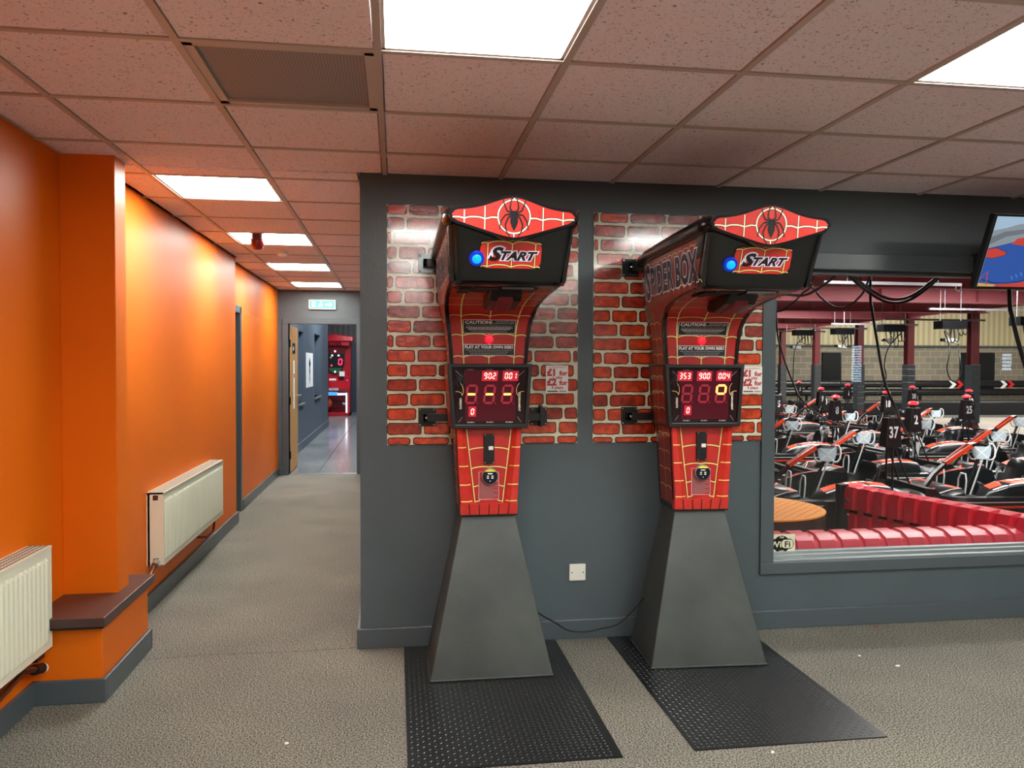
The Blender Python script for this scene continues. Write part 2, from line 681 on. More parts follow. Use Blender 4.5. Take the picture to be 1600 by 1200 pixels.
# ------------------------------------------------------------------ building shell
ZC = 2.455          # ceiling height
YW = 4.14           # window wall
GX, GY = -0.0545, 2.522
XL = -1.55          # near left wall
XC = -1.46          # corridor left wall, first run
XF = -1.535         # corridor left wall past the doorway
YE = 10.78          # corridor end wall
XR, YB = 7.0, -4.0

f = MB()
f.box(XL - 0.3, YB, -0.1, XR, YW + 0.02, 0, M_carpet)
f.box(XL - 0.3, YW + 0.02, -0.1, -0.18, YE + 0.03, 0, M_carpet)
struct(f.build('floor'))

panels = {(-2, 3), (-2, 6), (-2, 9), (-2, 12)}
for i in range(0, 9, 3):
    for j in range(-10, 0, 3):
        panels.add((i, j))
vents = {(-1, 0)}
c = MB()
g = MB()


def clip_cell(i, j):
    """cell rectangle clipped to the room and corridor plan"""
    x0, x1 = GX + 0.6 * i, GX + 0.6 * (i + 1)
    y0, y1 = GY + 0.6 * j, GY + 0.6 * (j + 1)
    out = []
    for (a, b_, c_, d_) in ((XL, YB, XR, YW), (XL, YW, -0.18, YE)):
        X0, Y0, X1, Y1 = max(x0, a), max(y0, b_), min(x1, c_), min(y1, d_)
        if X1 - X0 > 1e-4 and Y1 - Y0 > 1e-4:
            out.append((X0, Y0, X1, Y1))
    return out


for i in range(-3, 12):
    for j in range(-11, 14):
        if (i, j) in panels or (i, j) in vents:
            continue
        for (x0, y0, x1, y1) in clip_cell(i, j):
            c.box(x0 + 0.016, y0 + 0.016, ZC - 0.004, x1 - 0.016, y1 - 0.016, ZC + 0.02, M_tile)
c.box(XL - 0.3, YB, ZC + 0.08, XR, YW, ZC + 0.2, M_tile)
c.box(XL - 0.3, YW, ZC + 0.08, -0.18, YE, ZC + 0.2, M_tile)
struct(c.build('ceiling'))
for i in range(-2, 13):
    x = GX + 0.6 * i
    if x > XR: continue
    g.box(x - 0.012, YB, ZC - 0.009, x + 0.012, YE if x < -0.2 else YW, ZC + 0.008, M_gridbar)
for j in range(-10, 14):
    y = GY + 0.6 * j
    g.box(XL, y - 0.012, ZC - 0.0085, XR if y < YW else -0.18, y + 0.012, ZC + 0.008, M_gridbar)
# wall angle
g.box(XL, YB, ZC - 0.004, XL + 0.02, 4.0, ZC, M_gridbar)
g.box(XC, 4.1, ZC - 0.004, XC + 0.02, 7.6, ZC, M_gridbar)
g.box(XF, 7.6, ZC - 0.004, XF + 0.02, YE, ZC, M_gridbar)
struct(g.build('trim_1'))

# left walls
w = MB()
w.box(XL - 0.15, YB, 0, XL, 4.12, ZC + 0.1, M_orange)
w.box(XL - 0.01, YB + 1, 0.14, XL + 0.006, 3.36, 2.28, M_orange)      # raised panel on the near wall
struct(w.build('wall_left', bevel=0.003))
w = MB()
w.box(XL, 3.97, 0.34, -1.306, 4.12, ZC + 0.05, M_orange)              # pillar
w.box(XL, 3.64, 0, -1.265, 4.28, 0.345, M_orange)                     # boxed-in base
struct(w.build('wall_pillar', bevel=0.003))
w = MB()
w.box(XL - 0.15, 4.12, 0, XC, 7.6, ZC + 0.1, M_orange)
struct(w.build('wall_corridor_left', bevel=0.003))
w = MB()
wall_slab(w, 'y', XF - 0.25, XF, 7.6, YE, 0, ZC + 0.1, [(7.62, 8.19, 0, 2.0)], M_orange)
struct(w.build('wall_corridor_doorway', bevel=0.003))
w = MB()
w.box(XL, 3.58, 0.345, -1.235, 4.30, 0.385, M_sill)
w.box(XL, 3.586, 0.335, -1.241, 4.294, 0.346, M_blacksat)
struct(w.build('trim_2', bevel=0.003))
# doorway in the left wall
d = MB()
d.box(XF - 0.24, 8.17, 0, XF + 0.012, 8.235, 2.035, M_greytrim)
d.box(XF - 0.24, 7.61, 1.975, XF + 0.012, 8.235, 2.045, M_greytrim)
d.box(XF - 0.24, 7.605, 0, XF - 0.005, 7.64, 2.0, M_greytrim)
d.box(XF - 0.245, 7.62, 0, XF - 0.20, 8.19, 2.0, M_greytrim)
struct(d.build('door_1', bevel=0.002))

# end wall of the corridor
w = MB()
wall_slab(w, 'x', YE, YE + 0.12, XF - 0.2, -0.10, 0, ZC + 0.1, [(-1.40, -0.515, 0, 2.01)], M_grey)
struct(w.build('wall_back'))
d = MB()
for (a, b_) in ((-1.478, -1.40), (-0.515, -0.437)):
    d.box(a, YE - 0.02, 0, b_, YE + 0.14, 2.005, M_greytrim)
d.box(-1.478, YE - 0.02, 2.005, -0.437, YE + 0.14, 2.075, M_greytrim)
struct(d.build('trim_3', bevel=0.004))

# window wall with its return along the corridor
WX0, WX1, WZ0, WZ1 = 2.085, 6.2, 0.372, 2.012
w = MB()
wall_slab(w, 'x', YW, YW + 0.16, -0.18, XR, 0, ZC + 0.15, [(WX0, WX1, WZ0, WZ1)], M_grey)
struct(w.build('wall_front'))
w = MB()
w.box(-0.18, YW + 0.16, 0, -0.08, YE, ZC + 0.1, M_grey)
struct(w.build('wall_corridor_right', bevel=0.002))
w = MB()
w.box(XR, YB, 0, XR + 0.1, YW, ZC + 0.1, M_grey)
struct(w.build('wall_right'))
w = MB()
wall_slab(w, 'x', YB - 0.2, YB, XL - 0.3, XR, 0, ZC + 0.1, [(-0.9, 5.8, 0.7, 2.2)], M_whitepaint)  # opening made for the added fill light
struct(w.build('wall_behind'))
d = MB()
for x in (-0.9, 1.3, 3.55, 5.75):
    d.box(x, YB - 0.12, 0.7, x + 0.05, YB - 0.04, 2.2, M_greytrim)
d.box(-0.9, YB - 0.12, 0.7, 5.8, YB + 0.02, 0.74, M_greytrim)
d.box(-0.9, YB - 0.12, 2.16, 5.8, YB - 0.04, 2.2, M_greytrim)
struct(d.build('window_4'))  # unseen window frame, added to go with the fill light

# window: architrave, sill rails, pane
d = MB()
aw = 0.078
d.box(WX0 - aw, YW - 0.018, WZ0 - aw + 0.015, WX1 + aw, YW, WZ0, M_greytrim)
d.box(WX0 - aw, YW - 0.018, WZ1, WX1 + aw, YW, WZ1 + 0.09, M_greytrim)
d.box(WX0 - aw, YW - 0.018, WZ0, WX0, YW, WZ1, M_greytrim)
d.box(WX1, YW - 0.018, WZ0, WX1 + aw, YW, WZ1, M_greytrim)
fr = struct(d.build('window_1', bevel=0.003))
d = MB()
d.box(WX0, YW + 0.0, WZ0 - 0.002, WX1, YW + 0.05, WZ0 + 0.012, M_alu)
d.box(WX0, YW + 0.045, WZ0, WX1, YW + 0.09, WZ0 + 0.028, M_alu)
d.box(WX0, YW + 0.08, WZ0, WX1, YW + 0.12, WZ0 + 0.04, M_alu)
d.box(WX0, YW + 0.05, WZ1 - 0.02, WX1, YW + 0.12, WZ1, M_greytrim)
d.build('window_rail', fr, bevel=0.002)
d = MB()
d.box(WX0, YW + 0.085, WZ0 + 0.03, WX1, YW + 0.091, WZ1 - 0.01, M_glass)
d.build('glass_pane', fr)

# skirtings
sk = MB()


def skirt(x0, y0, x1, y1, h=0.105, M=M_greytrim):
    sk.box(x0, y0, 0, x1, y1, h, M)


skirt(-0.198, YW - 0.018, XR, YW)
skirt(-0.198, YW, -0.18, YE)
struct(sk.build('baseboard_front', bevel=0.004))
sk = MB()
skirt(XL, YB, XL + 0.018, 3.622)
skirt(XL, 3.622, -1.247, 3.64)
skirt(-1.265, 3.64, -1.247, 4.28)
skirt(XC, 4.28, -1.247, 4.298)
skirt(XC, 4.298, XC + 0.018, 7.6)
skirt(XF, 7.6, XC + 0.018, 7.618)
skirt(XF, 8.24, XF + 0.018, YE)
struct(sk.build('baseboard_left', bevel=0.004))
sk = MB()
skirt(XF, YE - 0.018, -1.478, YE)
skirt(-0.437, YE - 0.018, -0.198, YE)
struct(sk.build('baseboard_back', bevel=0.004))


# ceiling light panels, one object each
def light_panel(i, j, label, group):
    x0, y0 = GX + 0.6 * i, GY + 0.6 * j
    t = thing('ceiling_light', (x0 + 0.3, y0 + 0.3, ZC), label, 'ceiling light', group)
    b = MB()
    a = 0.288
    for (p, q, r_, s) in ((-a, -a, a, -a + 0.012), (-a, a - 0.012, a, a), (-a, -a, -a + 0.012, a), (a - 0.012, -a, a, a)):
        b.box(p, q, -0.004, r_, s, 0.05, M_gridbar)
    b.build('frame', t)
    b = MB()
    b.box(-a + 0.012, -a + 0.012, 0.0, a - 0.012, a - 0.012, 0.008, M_panel)
    b.build('diffuser', t)
    return t


LL = {(-2, 3): 'square white ceiling light panel nearest in the corridor, beyond the orange pillar',
      (-2, 6): 'square white ceiling light panel behind the red strobe in the corridor',
      (-2, 9): 'narrow-looking ceiling light panel past the smoke detector, third along the corridor',
      (-2, 12): 'ceiling light panel above the exit sign, farthest along the corridor',
      (0, -1): 'large bright ceiling light panel above and before the left punching machine, beside the vent',
      (3, -1): 'bright ceiling light panel at the top right corner, towards the kart window'}
for (i, j) in sorted(panels):
    lab = LL.get((i, j), 'square white ceiling light panel behind the viewpoint')
    light_panel(i, j, lab, 'ceiling light panels' if (i, j) in LL else 'ceiling light panels behind the viewpoint')

# vent
x0, y0 = GX - 0.6, GY
t = thing('ceiling_vent', (x0 + 0.3, y0 + 0.3, ZC), 'dark perforated square air vent set in the ceiling grid left of the large light', 'air vent')
b = MB()
a = 0.288
for (p, q, r_, s) in ((-a, -a, a, -a + 0.03), (-a, a - 0.03, a, a), (-a, -a, -a + 0.03, a), (a - 0.03, -a, a, a)):
    b.box(p, q, -0.006, r_, s, 0.03, M_gridbar)
b.build('frame', t)
b = MB()
b.box(-a + 0.03, -a + 0.03, 0.004, a - 0.03, a - 0.03, 0.01, M_perf)
b.build('perforated_plate', t)

# strobe and smoke detector
t = thing('alarm_beacon', (-1.024, 6.17, ZC), 'round red alarm beacon hanging from the corridor ceiling', 'alarm beacon')
b = MB()
b.lathe([(0.048, 0), (0.048, -0.045), (0.052, -0.048), (0.052, -0.055), (0.03, -0.057)], (0, 0, -0.0), (0, 0, 1), M_strobeb)
b.build('base', t, smooth=35)
b = MB()
b.lathe([(0.046, -0.055), (0.047, -0.09), (0.04, -0.112), (0.025, -0.124), (0.004, -0.128)], (0, 0, 0), (0, 0, 1), M_strobe)
b.build('lens', t, smooth=60)
t = thing('smoke_detector', (-0.978, 7.15, ZC), 'small white smoke detector on the corridor ceiling past the red beacon', 'smoke detector')
b = MB()
b.lathe([(0.055, 0), (0.055, -0.014), (0.045, -0.02)], (0, 0, 0), (0, 0, 1), M_white)
b.build('base', t, smooth=35)
b = MB()
b.lathe([(0.04, -0.02), (0.042, -0.034), (0.03, -0.046), (0.005, -0.048)], (0, 0, 0), (0, 0, 1), M_white)
b.build('sensor_head', t, smooth=50)

# exit sign
t = thing('exit_sign', (-0.959, YE, 2.26), 'small lit green and white exit sign box above the far doorway', 'exit sign')
b = MB()
b.box(-0.178, -0.05, -0.066, 0.178, 0, 0.066, M_white)
b.build('housing', t, bevel=0.012)
b = MB()
b.box(-0.160, -0.054, -0.05, 0.160, -0.049, 0.05, M_sign)
b.build('lit_face', t)
b = MB()
fn = lambda u, v: (u, -0.0555, v)
b.add([fn(*p) for p in ((-0.13, -0.035), (-0.085, -0.035), (-0.085, 0.035), (-0.13, 0.035))], [(0, 1, 2, 3)], M_signw)
b.build('doorway_mark', t)
b = MB()
b.add([fn(*p) for p in ((0.04, -0.012), (0.09, -0.012), (0.09, -0.034), (0.135, 0), (0.09, 0.034), (0.09, 0.012), (0.04, 0.012))], [tuple(range(7))], M_signw)
b.build('arrow', t)
b = MB()
b.add([fn(0.012 * math.cos(k * PI / 5) - 0.012, 0.012 * math.sin(k * PI / 5) + 0.026) for k in range(10)], [tuple(range(10))], M_signw)
b.ribbon(fn, [(-0.012, 0.014), (-0.026, -0.008), (-0.045, -0.03)], 0.013, M_signw)
b.ribbon(fn, [(-0.024, -0.006), (-0.006, -0.016), (-0.004, -0.036)], 0.011, M_signw)
b.ribbon(fn, [(-0.04, 0.004), (-0.014, 0.01), (0.01, -0.002)], 0.009, M_signw)
b.build('running_figure', t)


# radiators: local frame, length along +y, front face towards +x
def radiator(loc, L, label, ribs, valve_near=True):
    t = thing('radiator', loc, label, 'radiator')
    H = 0.44
    b = MB()
    # ribbed front panel: one continuous profile
    prof = [(0.088, 0.0), (0.088, 0.03)]
    p = (L - 0.06) / ribs
    for k in range(ribs):
        y = 0.03 + k * p
        prof += [(0.088, y + 0.12 * p), (0.096, y + 0.30 * p), (0.096, y + 0.70 * p), (0.088, y + 0.88 * p)]
    prof += [(0.088, L - 0.03), (0.088, L)]
    rings = []
    for z, kx in ((0.0, 0), (0.03, 0), (0.042, 1), (H - 0.062, 1), (H - 0.05, 0), (H - 0.012, 0)):
        rings.append([(0.088 + (x - 0.088) * kx, y, z) for x, y in prof])
    b.loft(rings, M_cream, closed=False)
    b.box(0.07, 0, 0, 0.0882, L, 0.004, M_cream)
    b.build('front_panel', t, smooth=25)
    b = MB()
    b.box(0.0, 0.0, 0.0, 0.012, L, H - 0.01, M_cream)
    b.build('rear_panel', t)
    for yy, nm in ((0.0, 'side_cover'), (L - 0.004, 'side_cover')):
        b = MB()
        wall_slab(b, 'x', yy, yy + 0.004, -0.006, 0.09, 0.0, H - 0.004, [(0.03, 0.06, H - 0.05, H - 0.02), (0.03, 0.06, 0.01, 0.045)], M_cream)
        b.cyl((0.045, yy + 0.002, H - 0.034), (0.045, yy + 0.012, H - 0.034), 0.012, M=M_brass, n=12)
        b.build(nm, t)
    b = MB()
    b.box(-0.006, 0.0, H - 0.014, 0.092, L, H - 0.004, M_cream)
    nslot = int(L / 0.022)
    for k in range(nslot):
        for r_ in range(4):
            y = 0.012 + k * 0.022
            b.box(0.004 + r_ * 0.021, y, H - 0.0045, 0.018 + r_ * 0.021, y + 0.012, H - 0.0035, M_creamdark)
    b.build('top_grille', t)
    return t


t = radiator((-1.455, 4.93, 0.272), 1.64, 'long white ribbed radiator on the orange corridor wall, beyond the pillar', 46)
b = MB()
b.tube([(0.05, 0.03, 0.03), (0.05, -0.05, 0.01), (0.045, -0.11, -0.03), (0.0, -0.2, -0.08)], 0.011, M_brass)
b.cyl((0.05, 0.0, 0.024), (0.05, -0.045, 0.01), 0.02, M=M_chrome)
b.build('valve', t, smooth=40)
b = MB()
b.tube([(0.05, 1.5, 0.01), (0.05, 1.5, -0.06), (0.05, 1.46, -0.1), (0.05, 1.25, -0.1), (0.0, 1.2, -0.09)], 0.009, M_brass)
b.build('pipe', t, smooth=40)
t = radiator((-1.545, 1.95, 0.262), 1.66, 'white ribbed radiator cut off by the left edge, beside the low dark sill', 42)
b = MB()
b.tube([(0.04, 1.45, -0.02), (0.05, 1.60, -0.075)], 0.016, M_brass)
b.cyl((0.05, 1.58, -0.07), (0.055, 1.64, -0.085), 0.022, M=M_cable)
b.cyl((0.055, 1.635, -0.085), (0.057, 1.655, -0.09), 0.02, M=M_white)
b.box(0.03, 1.55, -0.03, 0.075, 1.62, 0.0, M_cable)
b.tube([(0.04, 1.5, -0.05), (0.03, 1.0, -0.13), (0.03, 0.2, -0.16)], 0.011, M_brass)
b.build('valve', t, smooth=40)

# socket plate
t = thing('blank_socket_plate', (0.968, YW, 0.358), 'square white blank socket plate low on the slate wall between the machines', 'wall plate')
b = MB()
b.box(-0.045, -0.012, -0.045, 0.045, 0, 0.045, M_white)
b.build('plate', t, bevel=0.004)
for s in (-1, 1):
    b = MB()
    b.cyl((0.031 * s, -0.014, 0), (0.031 * s, -0.011, 0), 0.004, M=M_kartmetal, n=10)
    b.build('screw', t)


# ------------------------------------------------------------------ brick-print boards
def brick_board(x0, x1, z0, z1, seed, label, bright_low=True):
    rnd = random.Random(seed)
    b = MB()
    yb, yf = 0.0, -0.010
    Wd, H = x1 - x0, z1 - z0
    b.box(0, yf, 0, Wd, yb, H, M_mortar)
    ph = 0.0757
    nrow = int(H / ph) + 1
    for r_ in range(nrow):
        ztop = H - 0.010 - r_ * ph + 0.02
        zb = ztop - ph + 0.014
        x = -rnd.uniform(0.02, 0.18) - (0.1 if r_ % 2 else 0.0)
        while x < Wd:
            bw = rnd.choice((0.20, 0.19, 0.15, 0.21, 0.165))
            a0, a1 = max(x + 0.006, 0.0), min(x + bw - 0.006, Wd)
            x += bw
            q0, q1 = max(zb, 0.0), min(ztop, H)
            if a1 - a0 < 0.02 or q1 - q0 < 0.012:
                continue
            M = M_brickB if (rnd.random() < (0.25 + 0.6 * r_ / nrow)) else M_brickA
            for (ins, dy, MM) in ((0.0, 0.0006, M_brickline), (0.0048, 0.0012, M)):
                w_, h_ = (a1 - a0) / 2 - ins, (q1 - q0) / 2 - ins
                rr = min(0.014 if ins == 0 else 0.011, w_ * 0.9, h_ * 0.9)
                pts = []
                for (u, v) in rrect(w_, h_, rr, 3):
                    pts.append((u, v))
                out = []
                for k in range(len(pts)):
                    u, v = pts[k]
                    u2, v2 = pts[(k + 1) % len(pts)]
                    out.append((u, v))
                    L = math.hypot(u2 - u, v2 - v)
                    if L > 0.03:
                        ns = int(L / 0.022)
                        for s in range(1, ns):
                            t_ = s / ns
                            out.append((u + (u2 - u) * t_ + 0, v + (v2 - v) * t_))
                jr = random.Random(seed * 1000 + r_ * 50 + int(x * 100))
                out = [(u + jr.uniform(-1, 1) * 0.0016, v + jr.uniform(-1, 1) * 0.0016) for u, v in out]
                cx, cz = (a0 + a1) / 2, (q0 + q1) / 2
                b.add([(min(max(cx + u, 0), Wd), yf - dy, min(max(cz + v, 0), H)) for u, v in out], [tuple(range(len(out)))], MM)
    o = b.build('brick_board')
    o.location = (x0, YW, z0)
    tag(o, label, 'wall board', 'glossy brick-print boards')
    return o


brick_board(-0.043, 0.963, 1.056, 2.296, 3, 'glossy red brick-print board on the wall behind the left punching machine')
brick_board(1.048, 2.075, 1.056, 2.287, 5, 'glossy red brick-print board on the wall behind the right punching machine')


def price_sign(x, z, label):
    t = thing('price_notice', (x, YW - 0.012, z), label, 'price notice', 'price notices on the brick boards')
    b = MB()
    b.box(-0.06, -0.003, -0.073, 0.06, 0, 0.073, M_paper)
    b.build('card', t)
    b = MB()
    fn = lambda u, v: (u, -0.0036, v)
    b.text('LJ AMUSEMENTS', M_signred, fn, 0, 0.063, 0.009, wmax=0.108)
    b.text('£1', M_signred, fn, -0.055, 0.037, 0.034, offset=0.06, align='L', wmax=0.056)
    b.text('for', M_signred, fn, 0.056, 0.033, 0.024, offset=0.045, align='R', wmax=0.046)
    b.text('1 play', M_signred, fn, 0.004, 0.011, 0.015, offset=0.03, sx=1.1)
    b.text('£2', M_signred, fn, -0.055, -0.014, 0.034, offset=0.06, align='L', wmax=0.056)
    b.text('for', M_signred, fn, 0.056, -0.018, 0.024, offset=0.045, align='R', wmax=0.046)
    b.text('3 plays', M_signred, fn, 0.002, -0.043, 0.015, offset=0.03, sx=1.1)
    b.box(-0.052, -0.0036, -0.067, 0.005, -0.003, -0.061, M_ink)
    b.box(0.012, -0.0036, -0.067, 0.05, -0.003, -0.061, M_txtgrey)
    b.build('lettering', t)


price_sign(0.850, 1.397, 'white card with red prices £1 and £2 right of the left machine display')
price_sign(1.950, 1.394, 'white card with red prices £1 and £2 right of the right machine display')


# ------------------------------------------------------------------ punching machines
def interp(tab, z, k):
    for i in range(len(tab) - 1):
        if tab[i][0] <= z <= tab[i + 1][0]:
            t = (z - tab[i][0]) / (tab[i + 1][0] - tab[i][0])
            return tab[i][k] + (tab[i + 1][k] - tab[i][k]) * t
    return tab[0][k] if z < tab[0][0] else tab[-1][k]


# z, front y, half width
PROF = [(0.745, -0.205, 0.136), (0.95, -0.208, 0.149), (1.165, -0.212, 0.160), (1.175, -0.212, 0.180), (1.30, -0.205, 0.183), (1.475, -0.205, 0.187),
        (1.56, -0.207, 0.193), (1.62, -0.212, 0.199), (1.665, -0.225, 0.205), (1.70, -0.248, 0.211), (1.73, -0.29, 0.217),
        (1.752, -0.35, 0.221), (1.770, -0.44, 0.225), (1.784, -0.56, 0.228), (1.797, -0.74, 0.231), (1.805, -0.865, 0.233),
        (1.86, -0.885, 0.237), (1.93, -0.915, 0.241), (2.03, -0.965, 0.245)]
YBACK = 0.05
SEG = {'0': 'abcdef', '1': 'bc', '2': 'abged', '3': 'abgcd', '4': 'fgbc', '5': 'afgcd', '6': 'afgedc', '7': 'abc', '8': 'abcdefg', '9': 'abcdfg', '-': 'g', 'o': 'abgf', ' ': ''}


def seg_digit(b, fn, x, z, w, h, th, on, Mon, Moff=None, sl=0.10):
    """italic seven segment digit; (x,z) lower left"""
    hh = h / 2
    def q(p):
        return [fn(x + u + sl * v, z + v) for u, v in p]
    g_ = th * 0.18
    def hor(v):
        return [(g_ + th * .5, v), (th + g_, v + th / 2), (w - th - g_, v + th / 2), (w - g_ - th * .5, v), (w - th - g_, v - th / 2), (th + g_, v - th / 2)]
    def ver(u, v0, v1):
        return [(u, v0 + g_), (u + th / 2, v0 + th / 2 + g_), (u + th / 2, v1 - th / 2 - g_), (u, v1 - g_), (u - th / 2, v1 - th / 2 - g_), (u - th / 2, v0 + th / 2 + g_)]
    S_ = {'d': hor(th / 2), 'g': hor(hh), 'a': hor(h - th / 2), 'e': ver(th / 2, th / 2, hh), 'c': ver(w - th / 2, th / 2, hh),
          'f': ver(th / 2, hh, h - th / 2), 'b': ver(w - th / 2, hh, h - th / 2)}
    for k, p in S_.items():
        M = Mon if k in on else Moff
        if M:
            b.add(q(p), [tuple(range(6))], M)


def spider(b, fn, cx, cz, s, M):
    """long-legged spider silhouette, s = overall height"""
    def F(u, v):
        return fn(cx + u * s, cz + v * s)
    body = [(0, -0.35), (0.055, -0.25), (0.095, -0.15), (0.1, -0.05), (0.05, 0.02), (0.035, 0.05), (0.05, 0.09), (0.045, 0.13), (0.02, 0.155),
            (-0.02, 0.155), (-0.045, 0.13), (-0.05, 0.09), (-0.035, 0.05), (-0.05, 0.02), (-0.1, -0.05), (-0.095, -0.15), (-0.055, -0.25)]
    b.add([F(u, v) for u, v in body], [tuple(range(len(body)))], M)
    for sgn in (-1, 1):
        for leg in ([(0.03, 0.1), (0.11, 0.2), (0.09, 0.36), (0.045, 0.5)], [(0.03, 0.08), (0.19, 0.15), (0.25, 0.29), (0.30, 0.44)],
                    [(0.03, 0.06), (0.22, 0.05), (0.33, -0.10), (0.37, -0.32)], [(0.03, 0.04), (0.15, -0.02), (0.225, -0.2), (0.19, -0.36), (0.10, -0.5)]):
            pts = []
            for i in range(len(leg) - 1):
                for t in (0, 0.5):
                    pts.append((sgn * (leg[i][0] + (leg[i + 1][0] - leg[i][0]) * t), leg[i][1] + (leg[i + 1][1] - leg[i][1]) * t))
            pts.append((sgn * leg[-1][0], leg[-1][1]))
            for i in range(len(pts) - 1):
                w_ = 0.048 * (1 - 0.6 * i / len(pts))
                b.ribbon(F, [pts[i], pts[i + 1]], w_, M)


def text_bars(b, fn, x0, x1, z, h, seed, M, n=None, centre=False):
    """tiny illegible print: short dashes in a line"""
    rnd = random.Random(seed)
    x = x0 + (0 if not centre else rnd.uniform(0.0, 0.2) * (x1 - x0))
    xe = x1 - (0 if not centre else (x - x0))
    while x < xe:
        w_ = rnd.uniform(2.0, 5.5) * h
        e = min(x + w_, xe)
        b.add([fn(x, z - h / 2), fn(e, z - h / 2), fn(e, z + h / 2), fn(x, z + h / 2)], [(0, 1, 2, 3)], M)
        x = e + h * 0.8


def machine(loc, rz, label, digits, plate_mat, ped_dx=0.0):
    t = thing('punching_machine', loc, label, 'punching machine', 'spider punching machines', rz)
    # pedestal
    b = MB()
    bt = [(-0.29 + ped_dx, -0.37, 0.006), (0.29 + ped_dx, -0.37, 0.006), (0.29 + ped_dx, 0.03, 0.006), (-0.29 + ped_dx, 0.03, 0.006)]
    tp = [(-0.130, -0.195, 0.742), (0.130, -0.195, 0.742), (0.130, 0.02, 0.742), (-0.130, 0.02, 0.742)]
    b.hexa(bt, tp, M_ped)
    b.box(-0.292 + ped_dx, -0.374, 0.006, 0.292 + ped_dx, 0.03, 0.016, M_ped)
    b.build('pedestal', t, bevel=0.004)
    # cabinet shell (two cheeks, back)
    b = MB()
    for s in (-1, 1):
        outer, inner = [], []
        rings = []
        for z, yf, w_ in PROF:
            rings.append([(s * w_, yf, z), (s * w_, YBACK, z), (s * (w_ - 0.016), YBACK, z), (s * (w_ - 0.016), yf, z)])
        b.loft(rings, M_blackgloss)
    rings = [[(-(w_ - .01), YBACK, z), ((w_ - .01), YBACK, z), ((w_ - .01), YBACK - 0.012, z), (-(w_ - .01), YBACK - 0.012, z)] for z, yf, w_ in PROF]
    b.loft(rings, M_blacksat)
    b.box(-0.135, -0.20, 0.742, 0.135, YBACK, 0.752, M_blacksat)
    b.build('cabinet', t)
    # side artwork per cheek
    for s in (-1, 1):
        b = MB()
        def sf(y, z, o=0.0016, s=s):
            return (s * (interp(PROF, z, 2) + o), y, z)
        zs = []
        vs, fs = [], []
        up = [(1.475, -0.205)] + [(p[0], p[1]) for p in PROF[6:]]
        for z, yf in up:
            zz = z
            inset = 0.018 if z < 1.74 else 0.03
            y1 = yf + inset
            if z >= 1.80: y1 = yf + 0.045
            if 1.74 <= z < 1.80: zz = z + 0.004
            zz = min(zz, 2.012)
            vs += [sf(0.0, zz), sf(y1, zz)]
        n = len(up)
        fs = [(2 * i, 2 * i + 1, 2 * i + 3, 2 * i + 2) for i in range(n - 1)]
        b.add(vs, fs, M_reddark)
        # lower cheek artwork
        lv = []
        for z in (0.77, 0.95, 1.16):
            lv += [sf(0.015, z), sf(interp(PROF, z, 1) + 0.012, z)]
        b.add(lv, [(0, 1, 3, 2), (2, 3, 5, 4)], M_reddark)
        f2 = lambda u, v, sf=sf: sf(u, v, 0.003)
        f3 = lambda u, v, sf=sf: sf(u, v, 0.0038)
        for zc in (0.85, 0.94, 1.03, 1.12):
            for (a, c_) in ((0.01, -0.09), (-0.09, -0.19)):
                b.ribbon(f2, scallop(a, zc, c_, zc - 0.004, -0.010), 0.0035, M_line)
        b.ribbon(f2, [(-0.09, 0.77), (-0.09, 1.16)], 0.0025, M_line)
        for zc in (1.52, 1.60, 1.68):
            for (a, c_) in ((0.0, -0.09), (-0.09, -0.18)):
                b.ribbon(f2, scallop(a, zc, c_, zc - 0.003, -0.012), 0.0035, M_line)
        b.ribbon(f2, [(-0.09, 1.475 + 0.03 * k) for k in range(10)], 0.003, M_line)
        k = 0
        y = -0.02
        while y > -0.80:
            b.ribbon(f2, scallop(y, 1.815 + 0.0 * k, y - 0.078, 1.818, -0.016), 0.004, M_line)
            b.ribbon(f2, scallop(y, 1.975, y - 0.078, 1.977, -0.010), 0.003, M_line)
            b.ribbon(f2, [(y, 1.80 + 0.045 * q_) for q_ in range(5)], 0.0016, M_line)
            y -= 0.078
        b.build('side_artwork', t)
        b = MB()
        # words run back to front on the left cheek, front to back on the right one
        if s < 0:
            g0 = lambda u, v, f3=f3: f3(-0.44 - u, 1.898 + v + 0.0 * u)
            g1 = lambda u, v, sf=sf: sf(-0.44 - u, 1.898 + v, 0.0046)
        else:
            g0 = lambda u, v, f3=f3: f3(-0.44 + u, 1.898 + v)
            g1 = lambda u, v, sf=sf: sf(-0.44 + u, 1.898 + v, 0.0046)
        for st, cx, hh, sxx in (('S', -0.362, 0.165, 0.74), ('PIDER', -0.125, 0.125, 0.78), ('BOX', 0.245, 0.125, 0.80)):
            b.text(st, M_lav, g0, cx, 0.0, hh, offset=0.075, sx=sxx)
            b.text(st, M_ink, g1, cx, 0.0, hh, offset=0.04, sx=sxx)
        b.build('side_lettering', t)
        b = MB()
        spider(b, lambda u, v, g1=g1: g1(u, v), 0.36, -0.05, 0.13, M_ink)
        b.build('small_spider', t)
    # inner front panel: runs up the neck and forward under the head
    P = [(y + 0.010, z) for z, y, w_ in PROF[3:16]]
    P = [(P[0][0], 1.10)] + P
    cum = [0]
    for i in range(1, len(P)):
        cum.append(cum[-1] + math.hypot(P[i][0] - P[i - 1][0], P[i][1] - P[i - 1][1]))
